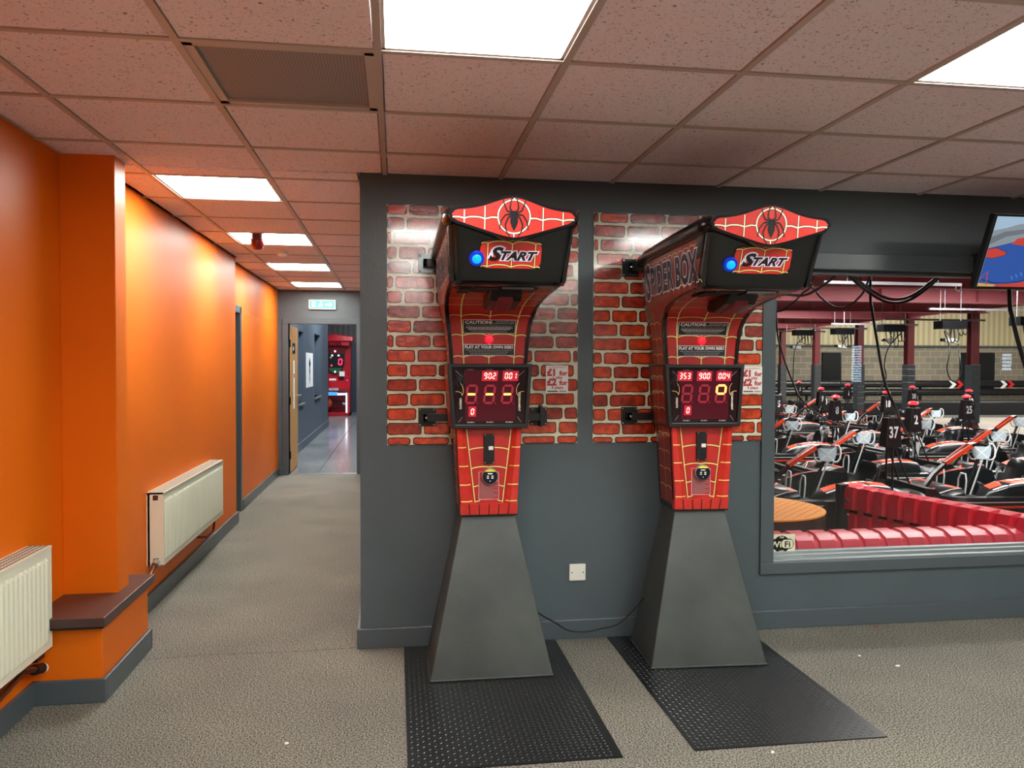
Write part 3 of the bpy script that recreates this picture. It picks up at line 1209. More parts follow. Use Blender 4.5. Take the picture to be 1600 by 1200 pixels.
    def panel(u, s_, off=0.0):
        """u metres from the centre (scaled to local width), s_ arc length"""
        s_ = max(0, min(s_, cum[-1]))
        for i in range(len(P) - 1):
            if s_ <= cum[i + 1] + 1e-9:
                break
        t_ = (s_ - cum[i]) / (cum[i + 1] - cum[i])
        y = P[i][0] + (P[i + 1][0] - P[i][0]) * t_
        z = P[i][1] + (P[i + 1][1] - P[i][1]) * t_
        dy, dz = P[i + 1][0] - P[i][0], P[i + 1][1] - P[i][1]
        L = math.hypot(dy, dz)
        ny, nz = -dz / L, dy / L
        wd = interp(PROF, z, 2) - 0.014
        return (u * wd, y + ny * off, z + nz * off)
    b = MB()
    ns = 40
    rings = [[panel(-1, cum[-1] * k / ns), panel(1, cum[-1] * k / ns)] for k in range(ns + 1)]
    b.loft(rings, M_red, closed=False)
    zs0 = 1.475 - 1.10
    rows = [0.034, 0.137, 0.245, 0.345, 0.46, 0.60]
    pf = lambda u, v: panel(u, v, 0.0014)
    pk = lambda u, v: panel(u, v, 0.0010)
    for r_ in rows:
        s_ = zs0 + r_
        for (a, c_) in ((-1.0, -0.70), (-0.70, 0.0), (0.0, 0.70), (0.70, 1.0)):
            arc = []
            for q_ in range(9):
                tt = q_ / 8
                arc.append((a + (c_ - a) * tt, s_ + 0.012 * (1 - (2 * abs(tt - 0.5)) ** 2.6) * (0.6 if abs(a - c_) < 0.5 else 1)))
            # ribbon width must not scale with u: build directly
            for (ww, fnn, MM) in ((0.0105, pk, M_ink), (0.006, pf, M_line)):
                vs = []
                for (u, v) in arc:
                    vs += [fnn(u, v + ww / 2), fnn(u, v - ww / 2)]
                b.add(vs, [(2 * i, 2 * i + 1, 2 * i + 3, 2 * i + 2) for i in range(8)], MM)
    for u0 in (-0.70, 0.0, 0.70):
        for (ww, fnn, MM) in ((0.0105, pk, M_ink), (0.006, pf, M_line)):
            vs = []
            hw = ww / 2 / 0.18
            for q_ in range(31):
                v = zs0 + 0.62 * q_ / 30
                if u0 == 0.0 and 0.06 < v - zs0 < 0.205 and False:
                    continue
                vs += [fnn(u0 - hw, v), fnn(u0 + hw, v)]
            b.add(vs, [(2 * i, 2 * i + 1, 2 * i + 3, 2 * i + 2) for i in range(30)], MM)
    b.build('neck_panel', t, smooth=40)
    # head front: black moulded bezel
    b = MB()
    rings = []
    for z, yf, w_, r_ in ((1.79, -0.83, 0.205, 0.03), (1.797, -0.862, 0.219, 0.04), (1.812, -0.878, 0.228, 0.05), (1.86, -0.902, 0.236, 0.055), (1.93, -0.935, 0.243, 0.055), (2.0, -0.967, 0.248, 0.05), (2.03, -0.98, 0.249, 0.05)):
        ring = []
        for k in range(7):
            a = PI / 2 * k / 6
            ring.append((-w_ + r_ - r_ * math.cos(a), yf + r_ - r_ * math.sin(a), z))
        for k in range(7):
            a = PI / 2 * k / 6
            ring.append((w_ - r_ + r_ * math.sin(a), yf + r_ - r_ * math.cos(a), z))
        ring += [(w_, yf + 0.13, z), (-w_, yf + 0.13, z)]
        rings.append(ring)
    b.loft(rings, M_blackgloss)
    b.build('head_front', t, smooth=35)
    # hood slab
    b = MB()
    rings = []
    for y, w_, z0_, z1_ in ((-0.985, 0.245, 2.02, 2.070), (-0.96, 0.262, 2.01, 2.078), (-0.9, 0.268, 2.005, 2.080), (-0.5, 0.268, 2.004, 2.078), (-0.05, 0.268, 2.0, 2.068), (0.05, 0.268, 1.995, 2.05), (0.085, 0.262, 1.99, 2.03)):
        r_ = min(0.028, (z1_ - z0_) * 0.45)
        ring = []
        for cx, cz, a0 in ((w_ - r_, z1_ - r_, 0), (-w_ + r_, z1_ - r_, 90), (-w_ + r_, z0_ + r_, 180), (w_ - r_, z0_ + r_, 270)):
            for k in range(5):
                a = math.radians(a0 + 90 * k / 4)
                ring.append((cx + r_ * math.cos(a), y, cz + r_ * math.sin(a)))
        rings.append(ring)
    b.loft(rings, M_blackgloss)
    b.build('hood', t, smooth=40)
    # marquee
    def mtop(x, e=0.0):
        a = abs(x)
        return 2.057 + 0.050 * math.exp(-(a / 0.115) ** 1.9) + e
    def mbot(x, e=0.0):
        a = abs(x)
        return 1.960 + 0.064 * min(1, (math.sqrt(a * a + 0.001) - 0.0316) / 0.21) - e
    def outline(hw, e, n=24):
        up, lo = [], []
        for k in range(n + 1):
            x = -hw + 2 * hw * k / n
            edge = min(1.0, (hw - abs(x)) / 0.030)
            sh = math.sqrt(max(0, 1 - (1 - edge) ** 2))
            mid = (mtop(x, e) + mbot(x, e)) / 2
            up.append((x, mid + (mtop(x, e) - mid) * max(sh, 0.02)))
            lo.append((x, mid + (mbot(x, e) - mid) * max(sh, 0.02)))
        return up, lo
    def mfront(z):
        return -1.008 - (z - 2.03) * 0.12
    b = MB()
    up, lo = outline(0.250, 0.010, 40)
    ring = up + lo[::-1]
    b.loft([[(x, mfront(z) + 0.05, z) for x, z in ring], [(x, mfront(z), z) for x, z in ring]], M_blackgloss)
    b.build('marquee_surround', t, smooth=35)
    b = MB()
    up, lo = outline(0.237, 0.0, 40)
    vs = []
    for (x, z1_), (_, z0_) in zip(up, lo):
        vs += [(x, mfront(z0_) - 0.0015, z0_), (x, mfront(z1_) - 0.0015, z1_)]
    b.add(vs, [(2 * i, 2 * i + 2, 2 * i + 3, 2 * i + 1) for i in range(len(up) - 1)], M_redorange)
    ff = lambda u, v: (u, mfront(v) - 0.0026, v)
    fk = lambda u, v: (u, mfront(v) - 0.0021, v)
    zm = 2.032
    R = 0.062
    for (ww, fnn, MM) in ((0.0095, fk, M_ink), (0.0052, ff, M_line2)):
        circ = [(R * math.cos(2 * PI * k / 40), zm + 0.005 + R * math.sin(2 * PI * k / 40)) for k in range(41)]
        b.ribbon(fnn, circ, ww, MM)
        for s in (-1, 1):
            b.ribbon(fnn, [(s * 0.062, zm), (s * 0.085, zm + 0.001), (s * 0.112, zm - 0.006)], ww, MM)
            b.ribbon(fnn, scallop(s * 0.112, zm - 0.006, s * 0.19, zm - 0.006, 0.007 * s), ww, MM)
            b.ribbon(fnn, scallop(s * 0.19, zm - 0.006, s * 0.234, zm - 0.002, 0.003 * s), ww, MM)
            for x in (0.112, 0.19):
                b.ribbon(fnn, [(s * x, mbot(x) + 0.002), (s * x, mtop(x) - 0.003)], ww * 0.8, MM)
        b.ribbon(fnn, [(0, zm + 0.005 + R), (0, mtop(0) - 0.001)], ww, MM)
        b.ribbon(fnn, [(0, zm + 0.005 - R), (0, mbot(0) + 0.001)], ww, MM)
    mq = b.build('marquee_face', t)
    b = MB()
    spider(b, lambda u, v: (u, mfront(v) - 0.0034, v), 0.0, zm + 0.004, 0.150, M_ink)
    b.build('spider_emblem', t)
    # start sign on the sloping bezel front
    O = Vector((0.0, -0.924, 1.905))
    up_ = Vector((0, -0.46, 1)).normalized()
    nr = Vector((0, -1, -0.46)).normalized()
    def sg(u, v, o=0.004):
        return O + Vector((1, 0, 0)) * u + up_ * v + nr * o
    b = MB()
    b.loft([[sg(u, v, -0.004) for u, v in rrect(0.126, 0.060, 0.035)], [sg(u, v, 0.0025) for u, v in rrect(0.126, 0.060, 0.035)]], M_ink)
    b.add([sg(u, v, 0.0032) for u, v in rrect(0.121, 0.055, 0.032)], [tuple(range(24))], M_redorange)
    l1 = lambda u, v: sg(u, v, 0.0042)
    l0 = lambda u, v: sg(u, v, 0.0038)
    for (ww, fnn, MM) in ((0.008, l0, M_ink), (0.0042, l1, M_line)):
        for (a, c_) in ((-0.118, -0.092), (-0.092, 0.004), (0.004, 0.096), (0.096, 0.118)):
            k = 0.010 if c_ - a > 0.05 else 0.004
            b.ribbon(fnn, scallop(a, 0.044, c_, 0.044, k), ww, MM)
            b.ribbon(fnn, scallop(a, -0.050, c_, -0.050, k), ww, MM)
        for x in (-0.092, 0.004, 0.096):
            b.ribbon(fnn, [(x, -0.050), (x, 0.044)], ww, MM)
    b.build('start_plate', t)
    b = MB()
    for st, cx, cz_, hh in (('S', -0.058, 0.004, 0.050), ('TART', 0.033, -0.003, 0.033)):
        b.text(st, M_lav, lambda u, v: sg(u, v, 0.0050), cx, cz_, hh, offset=0.125, shear=0.35, sx=1.2)
        b.text(st, M_ink, lambda u, v: sg(u, v, 0.0056), cx, cz_, hh, offset=0.045, shear=0.35, sx=1.2)
    b.build('start_lettering', t)
    b = MB()
    bc = sg(-0.134, -0.017, 0.0)
    b.lathe([(0.030, -0.004), (0.031, 0.006), (0.028, 0.012), (0.019, 0.013)], bc, nr, M_bluering, n=24)
    b.lathe([(0.019, 0.008), (0.018, 0.016), (0.011, 0.020), (0.001, 0.021)], bc, nr, M_bluebtn, n=24)
    b.build('start_button', t, smooth=40)
    # under the head: mechanism and the folded striking pad
    b = MB()
    b.box(-0.13, -0.80, 1.786, 0.13, -0.50, 1.80, M_blackmatt)
    b.box(-0.02, -0.82, 1.780, 0.11, -0.66, 1.795, M_blackgloss)
    b.box(-0.19, -0.78, 1.780, -0.14, -0.60, 1.79, M_blackmatt)
    b.build('mechanism', t)
    b = MB()
    pr = [(-0.72, 1.79), (-0.46, 1.785), (-0.42, 1.745), (-0.44, 1.722), (-0.50, 1.715), (-0.66, 1.745)]
    b.loft([[(-0.055, y, z) for y, z in pr], [(0.085, y, z) for y, z in pr]], M_blacksat)
    pr2 = [(-0.70, 1.785), (-0.665, 1.741), (-0.50, 1.710), (-0.455, 1.714), (-0.50, 1.74), (-0.66, 1.77)]
    b.loft([[(-0.02, y, z) for y, z in pr2], [(0.05, y, z) for y, z in pr2]], M_maroon)
    b.build('striking_pad', t, bevel=0.008)
    # caution and risk labels, score lamp
    def nk(u, v, o):
        # flat metres on the neck: u metres, v metres above display top
        wd = 0.175
        p = panel(u / wd, zs0 + v, o)
        return (u, p[1], p[2])
    for nm, zc, hh, hw in (('caution_label', 0.186, 0.0365, 0.127), ('risk_label', 0.070, 0.0275, 0.125)):
        b = MB()
        for (ex, o, MM) in ((0.0, 0.0022, M_txtwhite), (0.0025, 0.0030, M_ink)):
            ring = []
            n_ = 6
            vs = []
            for k in range(n_ + 1):
                v = zc - hh + ex + (2 * hh - 2 * ex) * k / n_
                vs += [nk(-hw + ex, v, o), nk(hw - ex, v, o)]
            b.add(vs, [(2 * i, 2 * i + 1, 2 * i + 3, 2 * i + 2) for i in range(n_)], MM)
        lab = b.build(nm, t)
        b = MB()
        f4 = lambda u, v, zc=zc: nk(u, zc + v, 0.0038)
        if nm == 'caution_label':
            b.text('CAUTION!', M_txtwhite, f4, -0.118, 0.0225, 0.0160, offset=0.035, wmax=0.130, sx=1.35, align='L')
            b.text('THIS MACHINE CAN', M_txtwhite, f4, 0.118, 0.0270, 0.0058, wmax=0.098, sx=1.2, align='R')
            b.text('CAUSE PHYSICAL HARM', M_txtwhite, f4, 0.118, 0.0175, 0.0058, wmax=0.102, sx=1.2, align='R')
            for k, z in enumerate((0.007, 0.0, -0.007, -0.014, -0.021, -0.028)):
                text_bars(b, f4, -0.112, 0.112, z, 0.0028, 5 + k, M_txtwhite if k in (2, 3) else M_txtgrey, centre=k > 2)
        else:
            b.text('PLAY AT YOUR OWN RISK!', M_txtwhite, f4, 0, 0.0145, 0.0140, offset=0.04, wmax=0.234)
            for k, z in enumerate((-0.001, -0.0095, -0.0185)):
                text_bars(b, f4, -0.112, 0.112, z, 0.0032, 15 + k, M_txtgrey, centre=k > 0)
        b.build('lettering', lab)
    b = MB()
    cc = Vector(nk(0, 0.122, 0.0))
    b.lathe([(0.021, 0.0), (0.021, 0.006), (0.017, 0.011), (0.001, 0.012)], cc, (0, -1, 0), M_redbtn, n=24)
    b.build('score_lamp', t, smooth=40)
    # display box
    yd = -0.245
    b = MB()
    bt = [(-0.182, yd, 1.168), (0.182, yd, 1.168), (0.182, YBACK, 1.168), (-0.182, YBACK, 1.168)]
    tp = [(-0.203, yd, 1.478), (0.203, yd, 1.478), (0.203, YBACK, 1.478), (-0.203, YBACK, 1.478)]
    b.hexa(bt, tp, M_blacksat)
    for s in (-1, 1):
        def df(y, z, o=0.001, s=s):
            return (s * (0.182 + 0.021 * (z - 1.168) / 0.31 + o), y, z)
        b.add([df(0.0, 1.18), df(yd + 0.03, 1.18), df(yd + 0.03, 1.466), df(0.0, 1.466)], [(0, 1, 2, 3)], M_reddark)
        for zc in (1.25, 1.33, 1.41):
            b.ribbon(lambda u, v, df=df: df(u, v, 0.002), scallop(0.0, zc, -0.105, zc, -0.010), 0.003, M_line)
            b.ribbon(lambda u, v, df=df: df(u, v, 0.002), scallop(-0.105, zc, -0.21, zc, -0.010), 0.003, M_line)
        b.ribbon(lambda u, v, df=df: df(u, v, 0.002), [(-0.105, 1.18), (-0.105, 1.466)], 0.0025, M_line)
    disp = b.build('display', t)
    b = MB()
    dz0, dz1 = 1.168, 1.478
    def dw(z): return 0.182 + 0.021 * (z - dz0) / (dz1 - dz0)
    outr = [(-dw(dz0), dz0), (dw(dz0), dz0), (dw(dz1), dz1), (-dw(dz1), dz1)]
    i0, i1 = dz0 + 0.020, dz1 - 0.018
    inr = [(-dw(i0) + 0.018, i0), (dw(i0) - 0.018, i0), (dw(i1) - 0.018, i1), (-dw(i1) + 0.018, i1)]
    vs = [(x, yd - 0.012, z) for x, z in outr] + [(x, yd - 0.012, z) for x, z in inr] + [(x, yd, z) for x, z in outr] + [(x, yd - 0.001, z) for x, z in inr]
    fs = []
    for i in range(4):
        j = (i + 1) % 4
        fs += [(i, j, 4 + j, 4 + i), (8 + i, 8 + j, j, i), (4 + i, 4 + j, 12 + j, 12 + i)]
    b.add(vs, fs, M_blacksat)
    b.build('frame', disp, bevel=0.003)
    b = MB()
    b.add([(x, yd - 0.002, z) for x, z in inr], [(0, 1, 2, 3)], M_screen)
    b.add([(x, yd - 0.003, z) for x, z in ((-0.118, 1.205), (0.122, 1.205), (0.128, 1.448), (-0.124, 1.448))], [(0, 1, 2, 3)], M_screenred)
    sl = lambda u, v: (u, yd - 0.0036, v)
    # faint cobweb around the readouts
    for s in (-1, 1):
        b.ribbon(sl, [(s * 0.165, 1.445), (s * 0.132, 1.415)], 0.002, M_txtgrey)
        b.ribbon(sl, [(s * 0.150, 1.20), (s * 0.132, 1.225)], 0.002, M_txtgrey)
        b.ribbon(sl, scallop(s * 0.132, 1.33, s * 0.165, 1.345, 0.006 * s), 0.002, M_line)
        b.ribbon(sl, scallop(s * 0.135, 1.325, s * 0.142, 1.385, 0.010 * s), 0.002, M_line)
    b.build('screen', disp)
    b = MB()
    spider(b, sl, -0.142, 1.405, 0.075, M_ink)
    b.build('screen_spider', disp)
    b = MB()
    s3 = lambda u, v: (u, yd - 0.0052, v)
    s2 = lambda u, v: (u, yd - 0.0046, v)
    for k, ch in enumerate(digits[0]):
        xx = -0.122 + 0.086 * k
        seg_digit(b, s3, xx, 1.286, 0.055, 0.093, 0.0105, SEG[ch], M_segon, M_segoff, 0.12)
        b.add([s3(xx + 0.062 + 0.003 * math.cos(q_ * PI / 3), 1.289 + 0.003 * math.sin(q_ * PI / 3)) for q_ in range(6)], [tuple(range(6))], M_segoff)
    for k, st in enumerate(digits[1]):
        xr = -0.131 + 0.100 * k
        if st.strip():
            b.add([s2(u, v) for u, v in ((xr - 0.010, 1.396), (xr + 0.066, 1.396), (xr + 0.070, 1.444), (xr - 0.006, 1.444))], [(0, 1, 2, 3)], M_halo)
        x = xr
        for ch in st:
            if ch == '.':
                b.add([s3(x - 0.004 + 0.0022 * math.cos(q_ * PI / 3), 1.410 + 0.0022 * math.sin(q_ * PI / 3)) for q_ in range(6)], [tuple(range(6))], M_segsmall)
                continue
            seg_digit(b, s3, x, 1.405, 0.0160, 0.031, 0.0046, SEG[ch], M_segsmall, None, 0.12)
            x += 0.0205
    b.add([s2(u, v) for u, v in ((-0.104, 1.226), (-0.068, 1.226), (-0.066, 1.274), (-0.102, 1.274))], [(0, 1, 2, 3)], M_halo)
    seg_digit(b, s3, -0.094, 1.234, 0.0160, 0.031, 0.0046, SEG['0'], M_segsmall, None, 0.12)
    b.build('digits', disp)
    for k in range(3):
        xx = -0.092 + 0.092 * k
        b = MB()
        b.text('PLAYER %d' % (k + 1), M_txtgrey, s3, xx, 1.450, 0.0055, wmax=0.05)
        b.build('screen_word', disp)
        b = MB()
        b.text('PLAYER %d' % (k + 4), M_txtwhite, s3, xx, 1.199, 0.0058, wmax=0.05)
        b.build('screen_word', disp)
    vt = lambda cx, cz: (lambda u, v: (cx + v, yd - 0.0052, cz - u))
    b = MB()
    b.text('CREDITS', M_line2, vt(-0.141, 1.288), 0, 0, 0.0095, wmax=0.062, offset=0.02)
    b.build('screen_word', disp)
    b = MB()
    b.text('TOURNAMENT', M_line2, vt(0.142, 1.296), 0, 0, 0.0095, wmax=0.09, offset=0.02)
    b.build('screen_word', disp)
    # lower front
    b = MB()
    rail = lambda z: 0.116 - 0.042 * (1.168 - z) / 0.36
    def lw(z): return interp(PROF, z, 2)
    zz = [0.80, 0.86, 0.95, 1.04, 1.13, 1.165]
    fy = -0.205
    # recessed centre
    b.loft([[(-rail(z), fy, z), (rail(z), fy, z)] for z in zz], M_red, closed=False)
    for (ww, o, MM) in ((0.0095, 0.0008, M_ink), (0.0055, 0.0016, M_line)):
        fc = lambda u, v, o=o: (u, fy - o, v)
        for z in (1.150, 1.062, 0.970, 0.885, 0.812):
            r_ = rail(z) - 0.006
            if z in (1.150,): continue
            if z > 0.95:
                b.ribbon(fc, scallop(-r_, z, 0, z + 0.008, 0.006), ww, MM)
                b.ribbon(fc, scallop(0, z + 0.008, r_, z, 0.006), ww, MM)
            else:
                for s in (-1, 1):
                    b.ribbon(fc, [(s * r_, z), (s * (r_ - 0.012), z), (s * (r_ - 0.026), z + 0.005)], ww, MM)
        for s in (-1, 1):
            b.ribbon(fc, [(s * (rail(z) - 0.007), z) for z in (0.805, 1.168)], ww * 0.8, MM)
    b.build('lower_panel', t)
    for s in (-1, 1):
        b = MB()
        rings = []
        for z in zz:
            r_, o_ = rail(z), lw(z)
            m_ = r_ + (o_ - r_) * 0.45
            rings.append([(s * r_, fy, z), (s * (r_ + 0.006), fy - 0.006, z), (s * m_, fy - 0.024, z), (s * (o_ - 0.004), fy - 0.018, z), (s * o_, fy, z)])
        b.loft(rings, M_redorange, closed=False)
        for z in (0.815, 0.895, 0.985, 1.075):
            r_, o_ = rail(z), lw(z)
            m_ = r_ + (o_ - r_) * 0.45
            pts = [(s * (r_ + 0.006), fy - 0.0072), (s * m_, fy - 0.0252), (s * (o_ - 0.004), fy - 0.0192)]
            b.add([(x, y, z - 0.002) for x, y in pts] + [(x, y, z + 0.003) for x, y in pts], [(0, 1, 4, 3), (1, 2, 5, 4)], M_line)
        b.build('side_rail', t)
    b = MB()
    b.hexa([(-0.137, fy - 0.012, 0.748), (0.137, fy - 0.012, 0.748), (0.137, fy + 0.03, 0.748), (-0.137, fy + 0.03, 0.748)],
           [(-lw(0.8), fy - 0.02, 0.802), (lw(0.8), fy - 0.02, 0.802), (lw(0.8), fy + 0.03, 0.802), (-lw(0.8), fy + 0.03, 0.802)], M_redorange)
    for k in range(-2, 3):
        x = 0.046 * k
        b.add([(x - 0.002, fy - 0.0135, 0.750), (x + 0.002, fy - 0.0135, 0.750), (x * 1.06 + 0.002, fy - 0.0215, 0.801), (x * 1.06 - 0.002, fy - 0.0215, 0.801)], [(0, 1, 2, 3)], M_ink)
    b.box(-0.137, fy - 0.014, 0.742, 0.137, fy + 0.02, 0.750, M_ink)
    b.build('bottom_lip', t)
    # coin slot unit
    b = MB()
    b.box(-0.026, fy - 0.012, 0.995, 0.026, fy, 1.140, M_blacksat)
    cs = b.build('coin_unit', t, bevel=0.002)
    b = MB()
    b.box(0.000, fy - 0.0135, 1.010, 0.005, fy - 0.010, 1.040, M_ink)
    b.build('coin_slot', cs)
    b = MB()
    b.hexa([(-0.010, fy - 0.0135, 1.090), (-0.006, fy - 0.0135, 1.090), (-0.006, fy - 0.010, 1.090), (-0.010, fy - 0.010, 1.090)],
           [(-0.014, fy - 0.0135, 1.128), (-0.010, fy - 0.0135, 1.128), (-0.010, fy - 0.010, 1.128), (-0.014, fy - 0.010, 1.128)], M_ink)
    b.build('coin_slot', cs)
    b = MB()
    b.box(-0.003, fy - 0.018, 1.062, 0.020, fy - 0.010, 1.080, M_white)
    b.build('reject_button', cs, bevel=0.002)
    for (x, z) in ((-0.020, 1.134), (0.020, 1.134), (-0.020, 1.001), (0.020, 1.001)):
        b = MB()
        b.cyl((x, fy - 0.0145, z), (x, fy - 0.011, z), 0.003, M=M_chrome, n=8)
        b.build('rivet', cs)
    # instruction label
    b = MB()
    f5 = lambda u, v: (u, fy - 0.0028, v)
    b.ribbon(f5, [(-0.048, 0.822), (0.048, 0.822), (0.048, 0.955), (-0.048, 0.955), (-0.048, 0.822)], 0.0018, M_txtwhite)
    for k in range(20):
        z = 0.829 + k * 0.0046
        text_bars(b, f5, -0.042, 0.042 - (0.02 if k % 5 == 0 else 0), z, 0.0020, 30 + k, M_txtgrey)
    b.box(0.014, fy - 0.003, 0.925, 0.044, fy - 0.0025, 0.932, M_txtwhite)
    b.box(0.014, fy - 0.003, 0.908, 0.042, fy - 0.0025, 0.914, M_txtwhite)
    b.build('instruction_label', t)
    # contactless reader
    b = MB()
    cc = Vector((0.004, fy, 0.935))
    b.lathe([(0.034, 0.0), (0.040, 0.004), (0.040, 0.018), (0.037, 0.021)], cc, (0, -1, 0), M_alu, n=32)
    rd = b.build('card_reader', t, smooth=40)
    b = MB()
    b.cyl(cc + Vector((0, -0.020, 0)), cc + Vector((0, -0.0225, 0)), 0.0365, n=32, M=M_screenblue)
    f6 = lambda u, v: (cc.x + u, fy - 0.0234, cc.z + v)
    cap = [(0.0355 * math.cos(a), 0.0355 * math.sin(a)) for a in [math.radians(40 + 10 * k) for k in range(11)]]
    b.add([f6(u, v) for u, v in cap], [tuple(range(len(cap)))], M_lime)
    for (x, z, w_) in ((0, 0.013, 0.022), (-0.011, 0.001, 0.010), (0.011, 0.001, 0.010), (-0.011, -0.008, 0.010), (0.011, -0.008, 0.010)):
        b.add([f6(x - w_ / 2, z - 0.002), f6(x + w_ / 2, z - 0.002), f6(x + w_ / 2, z + 0.003), f6(x - w_ / 2, z + 0.003)], [(0, 1, 2, 3)], M_txtwhite)
    b.add([f6(0.002 * math.cos(k), -0.022 + 0.003 * math.sin(k)) for k in range(6)], [tuple(range(6))], M_txtwhite)
    b.build('reader_face', rd)
    # wall brackets
    for (x, z, s, MM) in ((-0.285, 1.995, -1, plate_mat), (-0.285, 1.20, -1, M_blacksat), (0.305, 1.20, 1, M_blacksat)):
        b = MB()
        yw = YW - loc[1] - 0.0115
        b.box(x - 0.045, yw - 0.006, z - 0.048, x + 0.045, yw, z + 0.048, MM)
        for (u, v) in ((-0.036, -0.039), (0.036, -0.039), (-0.036, 0.039), (0.036, 0.039)):
            b.cyl((x + u, yw - 0.010, z + v), (x + u, yw - 0.006, z + v), 0.005, M=M_chrome if MM is M_blacksat else M_blacksat, n=8)
        if s < 0:
            b.box(x - 0.02, yw - 0.05, z - 0.020, -0.17, yw - 0.035, z + 0.020, M_blacksat)
            b.box(x - 0.02, yw - 0.05, z - 0.020, x, yw, z + 0.020, M_blacksat)
            b.cyl((x - 0.006, yw - 0.056, z), (x - 0.006, yw - 0.05, z), 0.007, M=M_chrome if MM is M_blacksat else M_blackmatt, n=10)
        else:
            b.box(0.17, yw - 0.05, z - 0.020, x + 0.02, yw - 0.035, z + 0.020, M_blacksat)
            b.box(x - 0.002, yw - 0.055, z - 0.05, x + 0.012, yw, z + 0.06, M_blacksat)
        o = b.build('wall_bracket', t, bevel=0.0015)
        if rz:
            # the brackets stay square to the wall
            o.rotation_euler = (0, 0, -rz)
    return t


machine((0.447, 4.0, 0), 0.0, 'punching machine with spider marquee reading 90.2 and 0.01, nearer the corridor',
        ('---', ('   ', '90.2', '0.01')), M_kartmetal)
machine((1.533, 4.0, 0), math.radians(-2.6), 'punching machine with spider marquee reading 353, 90.0 and 0.04, nearer the kart window',
        ('  o', ('353', '90.0', '0.04')), M_blacksat, ped_dx=-0.005)


# ------------------------------------------------------------------ tread-plate mats and cable
def tread_mat(x0, x1, y0, y1, label):
    b = MB()
    b.box(0, 0, 0, x1 - x0, y1 - y0, 0.005, M_tread)
    p = 0.0225
    nx, ny = int((x1 - x0 - 0.02) / p), int((y1 - y0 - 0.02) / p)
    for i in range(nx):
        for j in range(ny):
            cx, cy = 0.02 + p * (i + 0.5 * (0 if j % 2 else 0)), 0.02 + p * j
            a = math.radians(45 if (i + j) % 2 else -45)
            L, w_ = 0.0088, 0.0030
            ca, sa = math.cos(a), math.sin(a)
            pts = [(L, 0), (0, w_), (-L, 0), (0, -w_)]
            q = [(cx + u * ca - v * sa, cy + u * sa + v * ca) for u, v in pts]
            q2 = [(cx + 0.4 * (u * ca - v * sa), cy + 0.4 * (u * sa + v * ca)) for u, v in pts]
            b.add([(x, y, 0.005) for x, y in q] + [(x, y, 0.0068) for x, y in q2], [(0, 1, 5, 4), (1, 2, 6, 5), (2, 3, 7, 6), (3, 0, 4, 7), (4, 5, 6, 7)], M_treadhi)
    o = b.build('tread_plate_mat')
    o.location = (x0, y0, 0.0)
    tag(o, label, 'floor mat', 'black tread-plate floor mats')


tread_mat(0.043, 0.845, 2.84, 4.115, 'black diamond tread-plate mat under the left punching machine')
tread_mat(1.130, 1.930, 2.85, 4.115, 'black diamond tread-plate mat under the right punching machine')


def smooth_path(P, n=6):
    P = [Vector(p) for p in P]
    out = []
    for i in range(len(P) - 1):
        p0, p1, p2, p3 = P[max(i - 1, 0)], P[i], P[i + 1], P[min(i + 2, len(P) - 1)]
        for k in range(n):
            t = k / n
            out.append(0.5 * ((2 * p1) + (p2 - p0) * t + (2 * p0 - 5 * p1 + 4 * p2 - p3) * t * t + (3 * p1 - p0 - 3 * p2 + p3) * t ** 3))
    out.append(P[-1])
    return out


def cable(name, pts, r, label, cat='cable', group=None, M=None):
    b = MB()
    b.tube(smooth_path(pts), r, M or M_cable, n=8)
    o = b.build(name, smooth=60)
    return tag(o, label, cat, group)


cable('power_cable', [(0.66, 3.96, 0.26), (0.744, 4.0, 0.18), (0.822, 4.03, 0.127), (0.897, 4.05, 0.075), (0.983, 4.05, 0.062), (1.068, 4.03, 0.080), (1.172, 4.0, 0.12), (1.29, 3.98, 0.25)],
      0.004, 'thin black cable looping along the skirting between the two machine pedestals')

for (x, y, r_, MM, lab) in ((-0.42, 3.13, 0.010, M_paper, 'tiny white scrap on the carpet left of the left tread-plate mat'),
                         (2.33, 3.68, 0.008, M_paper, 'tiny white scrap on the carpet right of the right mat, nearer the window wall'),
                         (2.44, 3.53, 0.012, M_paper, 'larger tiny white scrap on the carpet right of the right machine'),
                         (1.42, 2.80, 0.009, M_paper, 'tiny white scrap just before the front edge of the right mat'),
                         (2.68, 4.08, 0.013, M_signred, 'small reddish scrap against the skirting below the kart window')):
    b = MB()
    rnd = random.Random(int(x * 100))
    ring = [(r_ * rnd.uniform(0.5, 1.2) * math.cos(k * PI / 4), r_ * rnd.uniform(0.4, 0.9) * math.sin(k * PI / 4)) for k in range(8)]
    b.loft([[(u, v, 0.0) for u, v in ring], [(u * 0.8, v * 0.8, 0.004) for u, v in ring]], MM)
    o = b.build('paper_scrap')
    o.location = (x, y, 0)
    tag(o, lab, 'scrap', 'scraps on the carpet')
b = MB()
b.ribbon(lambda u, v: (u, v, 0.0008), [(-1.24, 4.13), (-0.9, 4.15), (-0.5, 4.135), (-0.2, 4.15)], 0.004, M_carpetseam)
struct(b.build('trim_6'))

